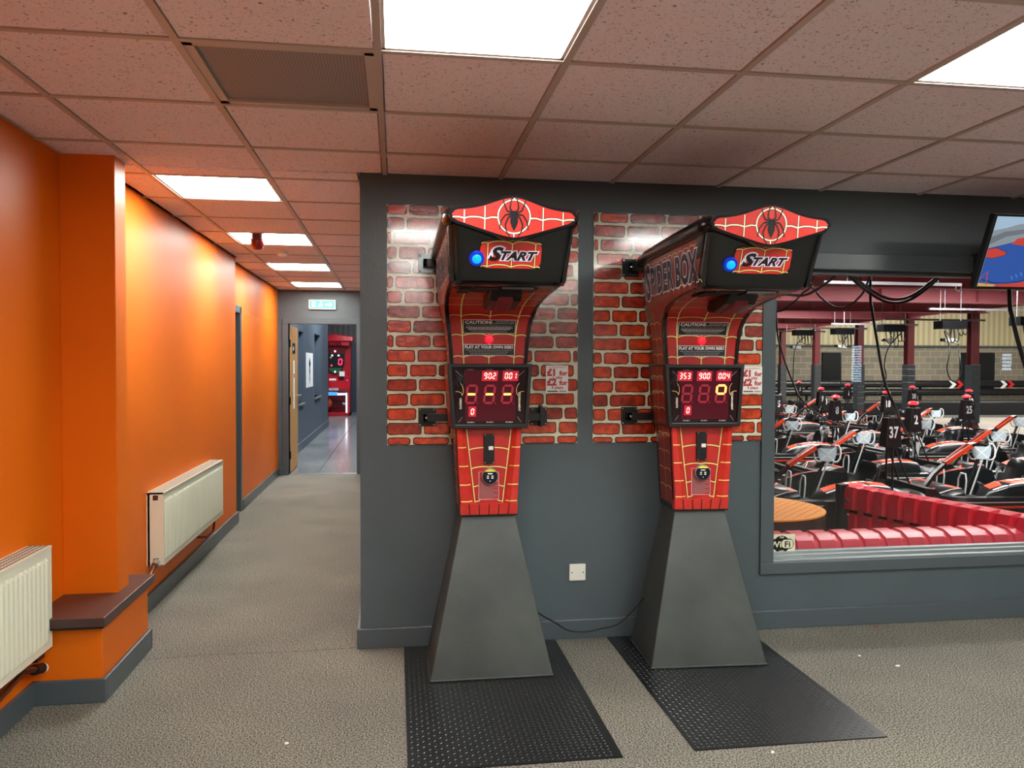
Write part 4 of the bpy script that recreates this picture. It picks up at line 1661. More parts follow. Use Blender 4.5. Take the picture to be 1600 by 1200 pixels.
for (yc, zc, hy, hz, nu, nv, lab) in ((-2.73, 1.50, 0.13, 0.28, 7, 15, 'tall lit blue-white dot display on the right wall behind the viewpoint'),
                                      (0.27, 1.52, 0.07, 0.10, 4, 5, 'small lit blue-white dot display on the right wall behind the viewpoint')):
    t = thing('wall_display', (XR, yc, zc), lab, 'display')
    b = MB()
    b.box(-0.03, -hy - 0.02, -hz - 0.02, 0, hy + 0.02, hz + 0.02, M_blacksat)
    b.build('housing', t)
    b = MB()
    for i in range(nu):
        for j in range(nv):
            u, v = -hy + 2 * hy * (i + 0.5) / nu, -hz + 2 * hz * (j + 0.5) / nv
            du, dv = 0.36 * 2 * hy / nu, 0.36 * 2 * hz / nv
            b.box(-0.034, u - du, v - dv, -0.03, u + du, v + dv, M_dots)
    b.build('lit_dots', t)

# ------------------------------------------------------------------ wifi sticker and television
t = thing('wifi_sticker', (2.190, YW + 0.0835, 0.452), 'cream free wifi sticker in the lower left corner of the kart window', 'sticker')
b = MB()
b.box(-0.085, -0.0015, -0.058, 0.075, 0, 0.058, M_wificream)
b.build('backing', t)
b = MB()
fw = lambda u, v: (u - 0.008, -0.0022, v)
fw2 = lambda u, v: (u - 0.008, -0.0028, v)
fw3 = lambda u, v: (u - 0.008, -0.0034, v)
b.add([fw(0.050 * math.cos(k * PI / 12), 0.050 * math.sin(k * PI / 12)) for k in range(24)], [tuple(range(24))], M_ink)
b.add([fw2(u, v + 0.002) for u, v in rrect(0.074, 0.030, 0.028)], [tuple(range(24))], M_ink)
b.add([fw3(u + 0.035, v + 0.002) for u, v in rrect(0.034, 0.024, 0.018)], [tuple(range(24))], M_wificream)
b.build('badge', t)
b = MB()
f7 = lambda u, v: (u - 0.008, -0.0040, v)
b.text('Wi', M_wificream, f7, -0.037, 0.001, 0.034, offset=0.025, sx=1.15)
b.text('Fi', M_ink, f7, 0.036, 0.001, 0.032, offset=0.022, sx=1.25)
b.text('FREE', M_wificream, f7, 0, 0.040, 0.009, offset=0.02)
b.text('HERE', M_wificream, f7, 0, -0.038, 0.009, offset=0.02)
b.build('lettering', t)

TVX = 2.985
t = thing('television', (TVX, 3.75, 1.877), 'black framed flat television tilted down at the right edge, showing a kart track', 'television')
tilt = math.atan2(0.145, 0.36)
upv = Vector((0, -math.sin(tilt), math.cos(tilt)))
nv = Vector((0, -math.cos(tilt), -math.sin(tilt)))
def tvp(u, v, o=0.0):
    return Vector((u, 0, 0)) + upv * v + nv * o
TW, TH = 0.72, 0.395
b = MB()
b.loft([[tvp(u, v, -0.045) for u, v in ((0.01, 0.01), (TW - 0.01, 0.01), (TW - 0.01, TH - 0.01), (0.01, TH - 0.01))], [tvp(u, v, 0) for u, v in ((0, 0), (TW, 0), (TW, TH), (0, TH))]], M_blacksat)
b.build('housing', t, bevel=0.004)


def em(name, col, s=0.8):
    return mat(name, tuple(int(x * 0.1) for x in col), 0.25, emis=col, estr=s)


E_sky, E_bldg, E_blue, E_red = em('tv_sky', (176, 204, 226)), em('tv_building', (120, 128, 134)), em('tv_blue', (52, 92, 176)), em('tv_red', (216, 72, 62))
E_grey, E_yel, E_lb, E_dark = em('tv_grey', (150, 160, 168)), em('tv_yellow', (226, 176, 96)), em('tv_lightblue', (66, 140, 220)), em('tv_dark', (44, 46, 58))
b = MB()
def sc(u, v, o=0.002):
    return tvp(0.02 + u * (TW - 0.04), 0.016 + v * (TH - 0.03), o)
def poly(pts, M, o):
    b.add([sc(u, v, o) for u, v in pts], [tuple(range(len(pts)))], M)
poly([(0, 0), (1, 0), (1, 1), (0, 1)], E_sky, 0.001)
poly([(0, 0.80), (0.10, 0.84), (0.2, 0.9), (0.5, 0.93), (1, 0.9), (1, 0.5), (0, 0.5)], E_grey, 0.0016)
poly([(0, 0.60), (0.12, 0.72), (0.35, 0.80), (0.36, 0.86), (0.1, 0.79), (0, 0.71)], E_bldg, 0.0019)
poly([(0, 0), (1, 0), (1, 0.7), (0.3, 0.70), (0, 0.55)], E_blue, 0.0022)
poly([(0.02, 0.0), (0.4, 0.0), (1, 0), (1, 0.42), (0.62, 0.22), (0.34, 0.06), (0.15, 0.03)], E_red, 0.0026)
poly([(0, 0), (0.14, 0.0), (0.15, 0.03), (0, 0.05)], E_yel, 0.0029)
poly([(0.0, 0.42), (0.06, 0.41), (0.16, 0.46), (0.16, 0.50), (0.07, 0.56), (0.0, 0.54)], E_red, 0.0026)
poly([(0.18, 0.62), (0.3, 0.60), (0.45, 0.63), (0.42, 0.72), (0.3, 0.72), (0.22, 0.70)], E_red, 0.0026)
poly([(0.30, 0.60), (0.37, 0.605), (0.33, 0.68)], E_grey, 0.003)
b.ribbon(lambda u, v: sc(u, v, 0.0032), [(0.02, 0.10), (0.12, 0.055), (0.25, 0.055), (0.36, 0.09), (0.55, 0.22), (1, 0.5)], 0.012, E_dark)
b.ribbon(lambda u, v: sc(u, v, 0.0034), [(0.0, 0.10), (0.05, 0.22), (0.07, 0.02)], 0.008, E_red)
for k in range(9):
    a = 0.28 + 0.035 * k
    b.ribbon(lambda u, v: sc(u, v, 0.0032), [(a, 0.11 + 0.028 * k), (a - 0.02, 0.16 + 0.03 * k)], 0.012, E_lb)
b.ribbon(lambda u, v: sc(u, v, 0.0032), [(0.0, 0.42), (0.06, 0.41), (0.16, 0.46), (0.16, 0.50), (0.07, 0.56), (0.0, 0.54)], 0.006, E_dark)
b.build('screen', t)
b = MB()
b.box(0.30, 0.02, 0.10, 0.42, YW - 3.75, 0.24, M_blacksat)
b.build('wall_arm', t)

# ------------------------------------------------------------------ kart hall
f = MB()
f.box(-0.08, YW + 0.16, -0.08, 30, 27.4, -0.001, M_asphalt)
struct(f.build('floor'))
f = MB()
f.add([(9.5, 22.2, 0.002), (30, 20.5, 0.002), (30, 25.6, 0.002), (9.5, 25.6, 0.002)], [(0, 1, 2, 3)], M_track)
f.add([(12.6, 13.6, 0.002), (30, 11.0, 0.002), (30, 19.5, 0.002), (12.6, 20.5, 0.002)], [(0, 1, 2, 3)], M_track)
struct(f.build('trim_4'))
w = MB()
w.box(-0.08, 27, 0, 30, 27.2, 2.2, M_block)
struct(w.build('wall_hall_back'))
w = MB()
w.box(-0.08, 27.02, 2.2, 30, 27.18, 6, M_clad)
w.box(-0.08, 26.93, 2.17, 30, 27.0, 2.23, M_greytrim)
struct(w.build('wall_hall_upper'))
w = MB()
w.box(30, YW, 0, 30.2, 27.2, 6, M_block)
struct(w.build('wall_hall_right'))
w = MB()
w.box(-0.08, YE + 0.12, 0, 0.02, 27, 6, M_block)
struct(w.build('wall_hall_left'))
w = MB()
w.box(12.9, YW + 0.16, 5.9, 30, 27.2, 6.0, M_deck)
w.box(-0.08, YW + 0.16, 3.02, 13.2, 27, 3.1, M_deck)
struct(w.build('ceiling'))

# steel beams across the deck, one object each
ys = [5.9, 8.18, 10.58, 12.98, 15.38, 17.78, 20.17, 22.6, 25.0]
xe = {5.9: 11.6, 8.18: 11.75, 10.58: 11.9, 12.98: 12.1, 15.38: 12.28, 17.78: 12.46, 20.17: 12.64, 22.6: 12.74, 25.0: 12.87}
names_ = ['nearest the window', 'second from the window', 'third from the window', 'fourth from the window', 'over the nearest padded column',
          'over the second padded column', 'over the middle padded column', 'over the fourth padded column', 'over the farthest padded column']
for y, nm in zip(ys, names_):
    b = MB()
    x1 = xe[y] + 0.3
    b.box(0, -0.09, 2.60, x1, 0.09, 2.62, M_steel)
    b.box(0, -0.006, 2.62, x1, 0.006, 3.0, M_steel)
    b.box(0, -0.09, 3.0, x1, 0.09, 3.02, M_steel)
    xx = 0.9
    while xx < x1:
        b.box(xx, -0.08, 2.62, xx + 0.01, 0.08, 3.0, M_steel)
        xx += 1.9
    o = b.build('steel_beam')
    o.location = (0, y, 0)
    tag(o, 'maroon steel roof beam in the kart hall, ' + nm, 'steel beam', 'maroon beams under the hall deck')
b = MB()
b.loft([[(11.55, 5.0, z), (12.95, 26.0, z), (13.05, 26.0, z), (11.65, 5.0, z)] for z in (2.66, 3.02)], M_steel)
o = b.build('edge_beam')
tag(o, 'long maroon edge beam running over the row of padded columns', 'steel beam')
ord_ = ['nearest and widest padded maroon column, behind the carts numbered 25 and 32', 'second padded maroon column from the right, behind cart number 38',
        'middle padded maroon column in the kart hall', 'fourth padded maroon column, beside the black wall panel', 'farthest padded maroon column at the left edge of the window']
for k, y in enumerate(ys[4:]):
    t = thing('steel_column', (xe[y], y, 0), ord_[k], 'column', 'padded columns in the kart hall')
    b = MB()
    b.box(-0.085, -0.085, 0, 0.085, -0.072, 2.6, M_column)
    b.box(-0.085, 0.072, 0, 0.085, 0.085, 2.6, M_column)
    b.box(-0.008, -0.08, 0, 0.008, 0.08, 2.6, M_column)
    b.build('shaft', t)
    b = MB()
    b.box(-0.105, -0.105, 0.25, 0.105, 0.105, 1.50, M_pad)
    for q_ in range(7):
        z = 0.42 + 0.16 * q_
        b.box(-0.107, -0.107, z, 0.107, 0.107, z + 0.012, M_kartblack)
    b.build('padding', t, bevel=0.02)

# rails, charger boxes, leads
rails = [((4.95, 8.64, 2.43), (6.72, 8.64, 2.50)), ((9.2, 12.6, 2.487), (11.6, 12.6, 2.448)), ((9.63, 14.46, 2.43), (11.80, 14.46, 2.377)),
         ((9.66, 16.49, 2.42), (11.76, 16.49, 2.388)), ((9.97, 18.5, 2.43), (11.79, 18.5, 2.39)), ((10.38, 20.5, 2.44), (11.82, 20.5, 2.40))]
rn = ['nearest, just under the top of the kart window', 'second from the window', 'third from the window', 'fourth from the window', 'fifth from the window', 'farthest back']
for (a, c_), nm in zip(rails, rn):
    b = MB()
    b.box(a[0], a[1] - 0.02, min(a[2], c_[2]) - 0.0, c_[0], a[1] + 0.02, min(a[2], c_[2]) + 0.035, M_galv)
    for xx in (a[0] + 0.3, c_[0] - 0.3):
        b.cyl((xx, a[1], a[2]), (xx, a[1], 3.02), 0.006, M=M_galv, n=6)
    b.tube([(c_[0] - 0.06, a[1], a[2] + 0.0), (c_[0] - 0.07, a[1], a[2] - 0.04), (c_[0] - 0.03, a[1], a[2] - 0.06), (c_[0] + 0.01, a[1], a[2] - 0.03), (c_[0], a[1], a[2] + 0.01)], 0.006, M_galv, n=6)
    tag(b.build('hanging_rail'), 'silver cable rail under the maroon beams, ' + nm, 'rail', 'hanging rails in the kart hall')
boxes = [(10.2, 18.74, 2.298), (10.4, 17.29, 2.273), (9.92, 14.73, 2.229), (9.72, 12.74, 2.195), (9.9, 11.2, 2.18)]
bn = ['farthest left', 'second from the left', 'in the middle', 'above the white hanging plug', 'at the right edge of the window']
for (x, y, z), nm in zip(boxes, bn):
    t = thing('charger_box', (x, y, z), 'dark charger box with dangling leads, ' + nm, 'charger box', 'charger boxes hanging under the deck')
    b = MB()
    b.box(-0.24, -0.12, -0.07, 0.24, 0.12, 0.07, M_kartblack)
    b.cyl((-0.2, 0, 0.07), (-0.2, 0, 3.02 - z), 0.008, M=M_galv, n=6)
    b.cyl((0.2, 0, 0.07), (0.2, 0, 3.02 - z), 0.008, M=M_galv, n=6)
    b.build('housing', t)
    rnd = random.Random(int(y * 10))
    for k in range(5):
        x0_ = -0.18 + 0.08 * k
        dp = rnd.uniform(0.12, 0.35)
        b = MB()
        b.tube(smooth_path([(x0_, -0.1, -0.05), (x0_ + 0.01, -0.13, -dp), (x0_ + 0.06, -0.13, -dp - 0.05), (x0_ + 0.10, -0.12, -dp + 0.02), (x0_ + 0.10, -0.1, -0.05)], 4), 0.009, M_cable, n=6)
        b.build('lead', t, smooth=60)
for (x, y, z, pts, nm) in ((9.72, 12.73, 1.93, [(9.50, 12.6, 2.08), (9.36, 12.28, 1.76), (9.32, 12.28, 1.44), (9.37, 12.26, 1.25), (9.48, 12.25, 1.21), (9.56, 12.24, 1.38), (9.54, 12.25, 1.6), (9.62, 12.4, 1.85)], 'white charging plug with a long black loop, left of the widest column'),
                           (9.91, 14.73, 1.99, [(9.98, 14.5, 2.12), (9.56, 14.27, 1.83), (9.48, 14.27, 1.49), (9.51, 14.26, 1.23), (9.3, 14.2, 0.9)], 'white charging plug hanging under the middle charger box'),
                           (10.4, 17.29, 1.93, [(10.4, 17.1, 2.15), (10.05, 16.73, 1.85), (10.03, 16.71, 1.05)], 'white charging plug hanging under the second charger box from the left'),
                           (10.04, 18.75, 1.94, [(10.1, 18.5, 2.18), (9.75, 18.29, 1.88), (9.7, 18.28, 1.08)], 'white charging plug hanging under the farthest left charger box')):
    t = thing('charging_plug', (x, y, z), nm, 'charging plug', 'hanging charging plugs')
    b = MB()
    b.hexa([(-0.12, -0.04, -0.03), (0.10, -0.04, -0.06), (0.10, 0.04, -0.06), (-0.12, 0.04, -0.03)],
           [(-0.12, -0.04, 0.03), (0.10, -0.04, 0.03), (0.10, 0.04, 0.03), (-0.12, 0.04, 0.03)], M_kartwhite)
    b.box(-0.18, -0.035, -0.025, -0.12, 0.035, 0.03, M_kartblack)
    b.build('body', t, bevel=0.01)
    b = MB()
    b.tube([Vector(p) - Vector((x, y, z)) for p in smooth_path(pts, 5)], 0.012, M_cable, n=6)
    top = min(((abs(bx[1] - y), bx[2] - 0.07) for bx in boxes))[1]
    b.tube([(0, 0, 0.03), (0.02, 0, top - z)], 0.009, M_cable, n=6)
    b.build('lead', t, smooth=60)

cabs = {'wide sagging black cable pair across the top of the kart window': ([(3.0, 5.24, 3.0), (3.12, 5.22, 2.25), (3.194, 5.208, 2.128), (3.292, 5.191, 2.038), (3.418, 5.171, 1.961), (3.517, 5.156, 1.943), (3.62, 5.141, 1.971), (3.719, 5.128, 2.039), (3.813, 5.116, 2.125), (3.9, 5.1, 2.25), (4.0, 5.1, 3.0)], 0.011),
        'black cable sagging behind the right machine head': ([(2.45, 5.3, 2.03), (2.665, 5.282, 1.99), (2.754, 5.269, 1.975), (2.857, 5.254, 1.970), (2.934, 5.243, 2.0), (3.014, 5.232, 2.055), (3.109, 5.22, 2.132), (3.25, 5.2, 2.3), (3.3, 5.2, 3.0)], 0.009),
        'smaller looped black cable below the wide sagging pair': ([(3.1, 5.81, 3.0), (3.2, 5.81, 2.2), (3.263, 5.802, 2.057), (3.313, 5.794, 1.997), (3.412, 5.777, 1.932), (3.511, 5.763, 1.937), (3.596, 5.752, 2.007), (3.645, 5.747, 2.083), (3.7, 5.74, 2.3), (3.75, 5.74, 3.0)], 0.008),
        'short black cable at the upper left corner of the kart window': ([(2.80, 5.86, 1.87), (2.955, 5.844, 1.895), (3.029, 5.833, 1.92), (3.149, 5.819, 2.031), (3.25, 5.8, 2.2), (3.3, 5.8, 3.0)], 0.007),
        'long black cable falling past the middle column down to the karts': ([(3.86, 6.03, 3.02), (3.863, 6.018, 2.102), (3.874, 6.013, 1.955), (3.915, 6.001, 1.692), (3.977, 5.983, 1.35), (4.06, 5.965, 1.14), (4.418, 6.415, 1.001), (4.997, 7.133, 0.789), (5.95, 8.4, 0.60), (6.32, 8.87, 0.56)], 0.011),
        'thin black cable slanting down at the left side of the kart window': ([(3.22, 6.42, 3.02), (3.241, 6.408, 1.892), (3.29, 6.394, 1.589), (3.388, 6.372, 1.314), (3.469, 6.356, 1.161), (4.036, 6.976, 0.965), (4.9, 8.1, 0.80), (5.7, 9.9, 0.66), (6.10, 10.58, 0.56)], 0.008),
        'black cable hanging below the television': ([(4.60, 5.41, 3.02), (4.609, 5.402, 2.057), (4.637, 5.392, 1.824), (4.705, 5.375, 1.557), (4.777, 5.359, 1.339), (4.9, 5.35, 1.1)], 0.016)}
for lab, (pts, r_) in cabs.items():
    o = cable('hanging_cable', pts, r_, lab, group='cables hanging in the kart hall', M=M_cablegrey if 'sag' in lab else M_cable)
    if 'wide' in lab:
        o.data.materials[0] = M_cablegrey
cable('hanging_cable', [(p[0] + 0.015, p[1] + 0.03, p[2] - 0.022) for p in cabs['wide sagging black cable pair across the top of the kart window'][0]], 0.010,
      'lower strand of the cable pair sagging across the top of the kart window', group='cables hanging in the kart hall', M=M_cable)

for (x, y, lab) in ((6.36, 8.92, 'nearer white plug standing upright on a kart, at the foot of the long falling cable'), (6.13, 10.63, 'farther white plug standing upright on a kart near the left of the window')):
    t = thing('charging_plug', (x, y, 0.38), lab, 'charging plug', 'charging plugs standing on karts')
    b = MB()
    b.tube([(0, 0, -0.02), (0.0, 0, 0.08), (0.02, 0, 0.15)], 0.036, M_kartwhite, n=10)
    b.tube(smooth_path([(-0.03, 0, 0.10), (-0.05, 0, 0.17), (0.0, 0, 0.215), (0.06, 0, 0.18), (0.07, 0, 0.13)], 4), 0.018, M_kartwhite, n=8)
    b.box(0.04, -0.03, 0.10, 0.10, 0.03, 0.14, M_kartwhite)
    b.build('body', t, smooth=50)

# far wall fittings
for (x0_, x1_, z0_, z1_, lab) in ((15.44, 16.15, 0.60, 1.95, 'black wall panel in the kart hall between the two left columns'), (21.0, 22.4, 0.60, 1.97, 'black wall panel behind the widest padded column')):
    b = MB()
    b.box(x0_, 26.9, z0_, x1_, 26.99, z1_, M_kartblack)
    tag(b.build('wall_panel'), lab, 'wall panel')
t = thing('track_barrier', (19.5, 26.0, 0), 'double black pipe barrier running along the far hall wall', 'barrier')
for z in (0.82, 0.52):
    b = MB()
    b.cyl((-10, 0, z), (10, 0, z), 0.13, M=M_kartblack, n=12)
    b.build('pipe', t, smooth=40)
for k in range(9):
    b = MB()
    b.cyl((-9.5 + 2.2 * k, 0.16, 0), (-9.5 + 2.2 * k, 0.16, 0.9), 0.05, M=M_kartblack, n=8)
    b.build('post', t, smooth=40)
for x, lab in ((19.7, 'white and red chevron marker left of the widest column'), (21.75, 'white and red chevron marker right of the widest column'), (23.6, 'white and red chevron marker at the right edge of the window')):
    b = MB()
    for dx, MM in ((0.0, M_kartwhite), (0.28, M_kartred)):
        pts = [(dx, 0.14), (dx + 0.14, 0.14), (dx + 0.30, 0.0), (dx + 0.14, -0.14), (dx, -0.14), (dx + 0.15, 0.0)]
        b.loft([[(u, 0, v) for u, v in pts], [(u, -0.02, v) for u, v in pts]], MM)
    o = b.build('chevron_marker')
    o.location = (x, 25.86, 0.80)
    tag(o, lab, 'chevron marker', 'chevron markers on the far barrier')
for (x0_, y0_, x1_, y1_, lab) in ((13.0, 14.4, 25.0, 13.2, 'long black kerb barrier behind the right-hand karts'), (9.0, 21.9, 25.0, 21.0, 'long black kerb barrier in the middle of the hall')):
    b = MB()
    b.loft([[(x0_, y0_, 0), (x1_, y1_, 0), (x1_, y1_ + 0.3, 0), (x0_, y0_ + 0.3, 0)], [(x0_, y0_, 0.42), (x1_, y1_, 0.42), (x1_, y1_ + 0.3, 0.42), (x0_, y0_ + 0.3, 0.42)]], M_kartblack)
    tag(b.build('track_barrier', bevel=0.05), lab, 'barrier')

# red plastic barriers and the drum by the window
b = MB()
n = 30
x = 1.7
while x < 6.6:
    r_ = []
    wseg = 0.150
    for (xx, e) in ((x, 0.0), (x + 0.006, 0.016), (x + wseg - 0.045, 0.016), (x + wseg - 0.03, 0.0), (x + wseg, 0.0)):
        pr = [(4.55 - e, 0.0), (4.55 - e, 0.34), (4.57 - e, 0.38 + e * 0.6), (4.62, 0.405 + e * 0.8), (4.70, 0.41 + e * 0.8), (4.76, 0.38 + e * 0.6), (4.78, 0.34), (4.78, 0.0)]
        r_.append([(xx, y, z) for y, z in pr])
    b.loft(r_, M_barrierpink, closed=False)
    x += wseg
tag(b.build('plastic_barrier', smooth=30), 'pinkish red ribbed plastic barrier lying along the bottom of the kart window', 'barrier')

t = thing('plastic_barrier', (3.69, 6.0, 0), 'bright red slotted plastic barrier running away from the window beside the black post', 'barrier')
b = MB()
L = 2.0
ang = math.atan2(4.45 - 6.0, 4.13 - 3.69)
ux, uy = math.cos(ang), math.sin(ang)
nx_, ny_ = uy, -ux      # faces the window side
def bp_(s_, d_, z):
    return (ux * s_ + nx_ * d_, uy * s_ + ny_ * d_, z)
s_ = 0.0
k = 0
while s_ < L:
    wseg = 0.142
    rr = []
    for (ss, e) in ((s_, -0.01), (s_ + 0.006, 0.035), (s_ + wseg - 0.046, 0.040), (s_ + wseg - 0.026, -0.014), (s_ + wseg, -0.01)):
        pr = [(0.0, 0.30), (0.03 + e, 0.305), (0.03 + e, 0.43), (0.012 + e, 0.475 + e * .3), (-0.04, 0.495), (-0.10, 0.49), (-0.12, 0.46), (-0.12, 0.0)]
        rr.append([bp_(ss, dd, z) for dd, z in pr])
    b.loft(rr, M_barrier, closed=False)
    # lower slotted zone
    b.add([bp_(s_, 0.02, 0.0), bp_(s_ + wseg, 0.02, 0.0), bp_(s_ + wseg, 0.02, 0.275), bp_(s_, 0.02, 0.275)], [(0, 1, 2, 3)], M_barrier)
    b.add([bp_(s_, 0.02, 0.270), bp_(s_ + wseg, 0.02, 0.270), bp_(s_ + wseg, 0.02, 0.305), bp_(s_, 0.02, 0.305)], [(0, 1, 2, 3)], M_barrier)
    b.add([bp_(s_ + 0.02, 0.0215, 0.276), bp_(s_ + 0.105, 0.0215, 0.276), bp_(s_ + 0.105, 0.0215, 0.294), bp_(s_ + 0.02, 0.0215, 0.294)], [(0, 1, 2, 3)], M_kartblack)
    b.loft([[bp_(s_ + 0.02, 0.02, z), bp_(s_ + 0.028, 0.045, z), bp_(s_ + 0.095, 0.045, z), bp_(s_ + 0.105, 0.02, z)] for z in (0.02, 0.26)], M_barrier)
    s_ += wseg
    k += 1
b.build('ribbed_wall', t, smooth=25)
for z in (0.26, 0.38):
    b = MB()
    b.lathe([(0.02, 0), (0.018, 0.008), (0.008, 0.014)], bp_(0.035, 0.06, z), (nx_, ny_, 0), M_chrome, n=12)
    b.build('bolt', t, smooth=50)
b = MB()
b.box(-0.09, -0.02, 0.0, -0.015, 0.06, 0.50, M_kartblack)
b.box(-0.20, -0.0, 0.0, -0.12, 0.05, 0.36, M_kartblack)
b.build('end_post', t, bevel=0.006)
t = thing('round_pedestal', (2.66, 5.62, 0), 'low black round drum with an orange tread top behind the kart window', 'drum')
b = MB()
b.cyl((0, 0, 0.0), (0, 0, 0.395), 0.50, 0.52, n=48, M=M_drumside)
b.build('drum_side', t, smooth=40)
b = MB()
b.cyl((0, 0, 0.395), (0, 0, 0.405), 0.525, n=48, M=M_orangedrum)
for i in range(-12, 13):
    for j in range(-12, 13):
        u, v = i * 0.04, j * 0.04
        if u * u + v * v < 0.24:
            a = PI / 4 if (i + j) % 2 else -PI / 4
            ca, sa = math.cos(a) * 0.013, math.sin(a) * 0.013
            b.add([(u + ca, v + sa, 0.406), (u - sa * .3, v + ca * .3, 0.409), (u - ca, v - sa, 0.406), (u + sa * .3, v - ca * .3, 0.409)], [(0, 1, 2, 3)], M_orangedrum)
b.build('drum_top', t)


# ------------------------------------------------------------------ karts
def make_kart():
    t = thing('racing_kart', (0, 0, 0), 'kart', 'go-kart', 'parked go-karts')
    b = MB()
    b.box(-0.75, -0.36, 0.05, 0.80, 0.36, 0.08, M_kartblack)
    b.tube([(-0.8, 0.33, 0.09), (0.2, 0.33, 0.09), (0.85, 0.25, 0.09), (0.85, -0.25, 0.09), (0.2, -0.33, 0.09), (-0.8, -0.33, 0.09)], 0.018, M_kartmetal, n=6)
    b.build('chassis', t)
    # wrap-around bumper
    b = MB()
    path = rrect(0.98, 0.66, 0.34, 8)
    rings = []
    for sc_, z0_, z1_ in ((1.0, 0.07, 0.07),):
        pass
    prof = [(0.0, 0.08), (0.03, 0.10), (0.035, 0.19), (0.02, 0.25), (-0.03, 0.26), (-0.06, 0.24), (-0.06, 0.09)]
    N = len(path)
    rings = []
    for i in range(N):
        p, q = path[i - 1], path[(i + 1) % N]
        dx, dy = q[0] - p[0], q[1] - p[1]
        l = math.hypot(dx, dy)
        ox, oy = dy / l, -dx / l
        rings.append([(path[i][0] + ox * e, path[i][1] + oy * e, z) for e, z in prof])
    rings.append(rings[0])
    b.loft(rings, M_kartblack, closed=True, caps=False)
    bump = b.build('bumper', t, smooth=35)
    b = MB()
    for z, MM, h_ in ((0.205, M_kartwhite, 0.010), (0.155, M_kartorange, 0.022)):
        rr = []
        for i in range(N):
            p, q = path[i - 1], path[(i + 1) % N]
            dx, dy = q[0] - p[0], q[1] - p[1]
            l = math.hypot(dx, dy)
            ox, oy = dy / l * 0.0375, -dx / l * 0.0375
            rr.append([(path[i][0] + ox, path[i][1] + oy, z), (path[i][0] + ox, path[i][1] + oy, z + h_)])
        rr.append(rr[0])
        b.loft(rr, MM, closed=False)
    b.build('bumper_stripe', bump)
    for s in (-1, 1):
        b = MB()
        rings = []
        for x, z1_, yi, yo in ((-0.44, 0.24, 0.42, 0.60), (-0.36, 0.36, 0.40, 0.62), (-0.1, 0.385, 0.39, 0.63), (0.2, 0.36, 0.39, 0.63), (0.42, 0.30, 0.40, 0.62), (0.50, 0.22, 0.42, 0.58)):
            rings.append([(x, s * yi, 0.1), (x, s * yo, 0.1), (x, s * (yo + 0.01), z1_ - 0.09), (x, s * (yo - 0.02), z1_ - 0.02), (x, s * (yo - 0.06), z1_), (x, s * (yi + 0.02), z1_ + 0.015)])
        b.loft(rings, M_kartblack)
        pod = b.build('side_pod', t, smooth=35)
        b = MB()
        zt = lambda x: interp([(-0.36, 0.36), (-0.1, 0.385), (0.2, 0.36), (0.42, 0.30)], x, 1)
        xs = [-0.34, -0.2, -0.05, 0.1, 0.25, 0.38]
        b.loft([[(x, s * (0.42 + 0.0 * x), zt(x) + 0.020), (x, s * (0.565 - 0.10 * max(0, x)), zt(x) + 0.004)] for x in xs], M_kartorange, closed=False)
        b.loft([[(x, s * 0.572, zt(x) + 0.004), (x, s * 0.590, zt(x) - 0.004)] for x in xs], M_kartwhite, closed=False)
        for k in range(4):
            x = -0.2 + 0.09 * k
            b.add([(x, s * 0.452, zt(x) + 0.0215), (x + 0.06, s * 0.452, zt(x + .06) + 0.0215), (x + 0.05, s * 0.49, zt(x + .05) + 0.017), (x - 0.01, s * 0.49, zt(x) + 0.017)], [(0, 1, 2, 3)], M_kartwhite)
        b.build('pod_decal', pod)
    # nose
    b = MB()
    rings = []
    for x, z1_, w_ in ((0.52, 0.20, 0.36), (0.60, 0.30, 0.42), (0.75, 0.29, 0.46), (0.90, 0.22, 0.44), (0.95, 0.14, 0.38)):
        rings.append([(x, -w_, 0.08), (x, w_, 0.08), (x, w_, z1_ - 0.04), (x, w_ - 0.06, z1_), (x, -w_ + 0.06, z1_), (x, -w_, z1_ - 0.04)])
    b.loft(rings, M_kartblack)
    nose = b.build('nose', t, smooth=35)
    b = MB()
    for s in (-1, 1):
        b.add([(0.62, s * 0.12, 0.304), (0.62, s * 0.36, 0.304), (0.75, s * 0.38, 0.294), (0.88, s * 0.22, 0.234), (0.80, s * 0.12, 0.272)], [(0, 1, 2, 3, 4)], M_kartorange)
        b.add([(0.615, s * 0.365, 0.303), (0.615, s * 0.38, 0.303), (0.75, s * 0.40, 0.293), (0.90, s * 0.30, 0.225), (0.89, s * 0.28, 0.23), (0.75, s * 0.385, 0.294)], [(0, 1, 2, 3, 4, 5)], M_kartwhite)
    b.build('nose_decal', nose)
    # front fairing
    b = MB()
    cl = [(0.19, 0.705, 0.038), (0.26, 0.692, 0.048), (0.36, 0.640, 0.048), (0.47, 0.578, 0.042), (0.58, 0.515, 0.036)]
    rings = [[(x, -w_, z), (x, w_, z), (x - 0.02, w_, z - 0.025), (x - 0.02, -w_, z - 0.025)] for x, z, w_ in cl]
    b.loft(rings, M_kartblack)
    b.loft([[(x, -0.03, z), (x, 0.03, z), (x - 0.03, 0.03, z - 0.02), (x - 0.03, -0.03, z - 0.02)] for x, z in ((0.56, 0.515), (0.72, 0.40), (0.84, 0.27))], M_kartblack)
    fa = b.build('front_fairing', t, smooth=35)
    b = MB()
    for s in (-1, 1):
        b.loft([[(x + 0.002, s * (w_ - 0.022), z + 0.003), (x + 0.002, s * (w_ + 0.004), z + 0.003), (x - 0.02, s * (w_ + 0.004), z - 0.03)] for x, z, w_ in cl[1:]], M_kartorange if s > 0 else M_kartred, closed=False)
    b.add([(0.19, -0.036, 0.708), (0.26, -0.044, 0.695), (0.26, 0.044, 0.695), (0.19, 0.036, 0.708)], [(0, 1, 2, 3)], M_kartwhite)
    b.build('fairing_decal', fa)
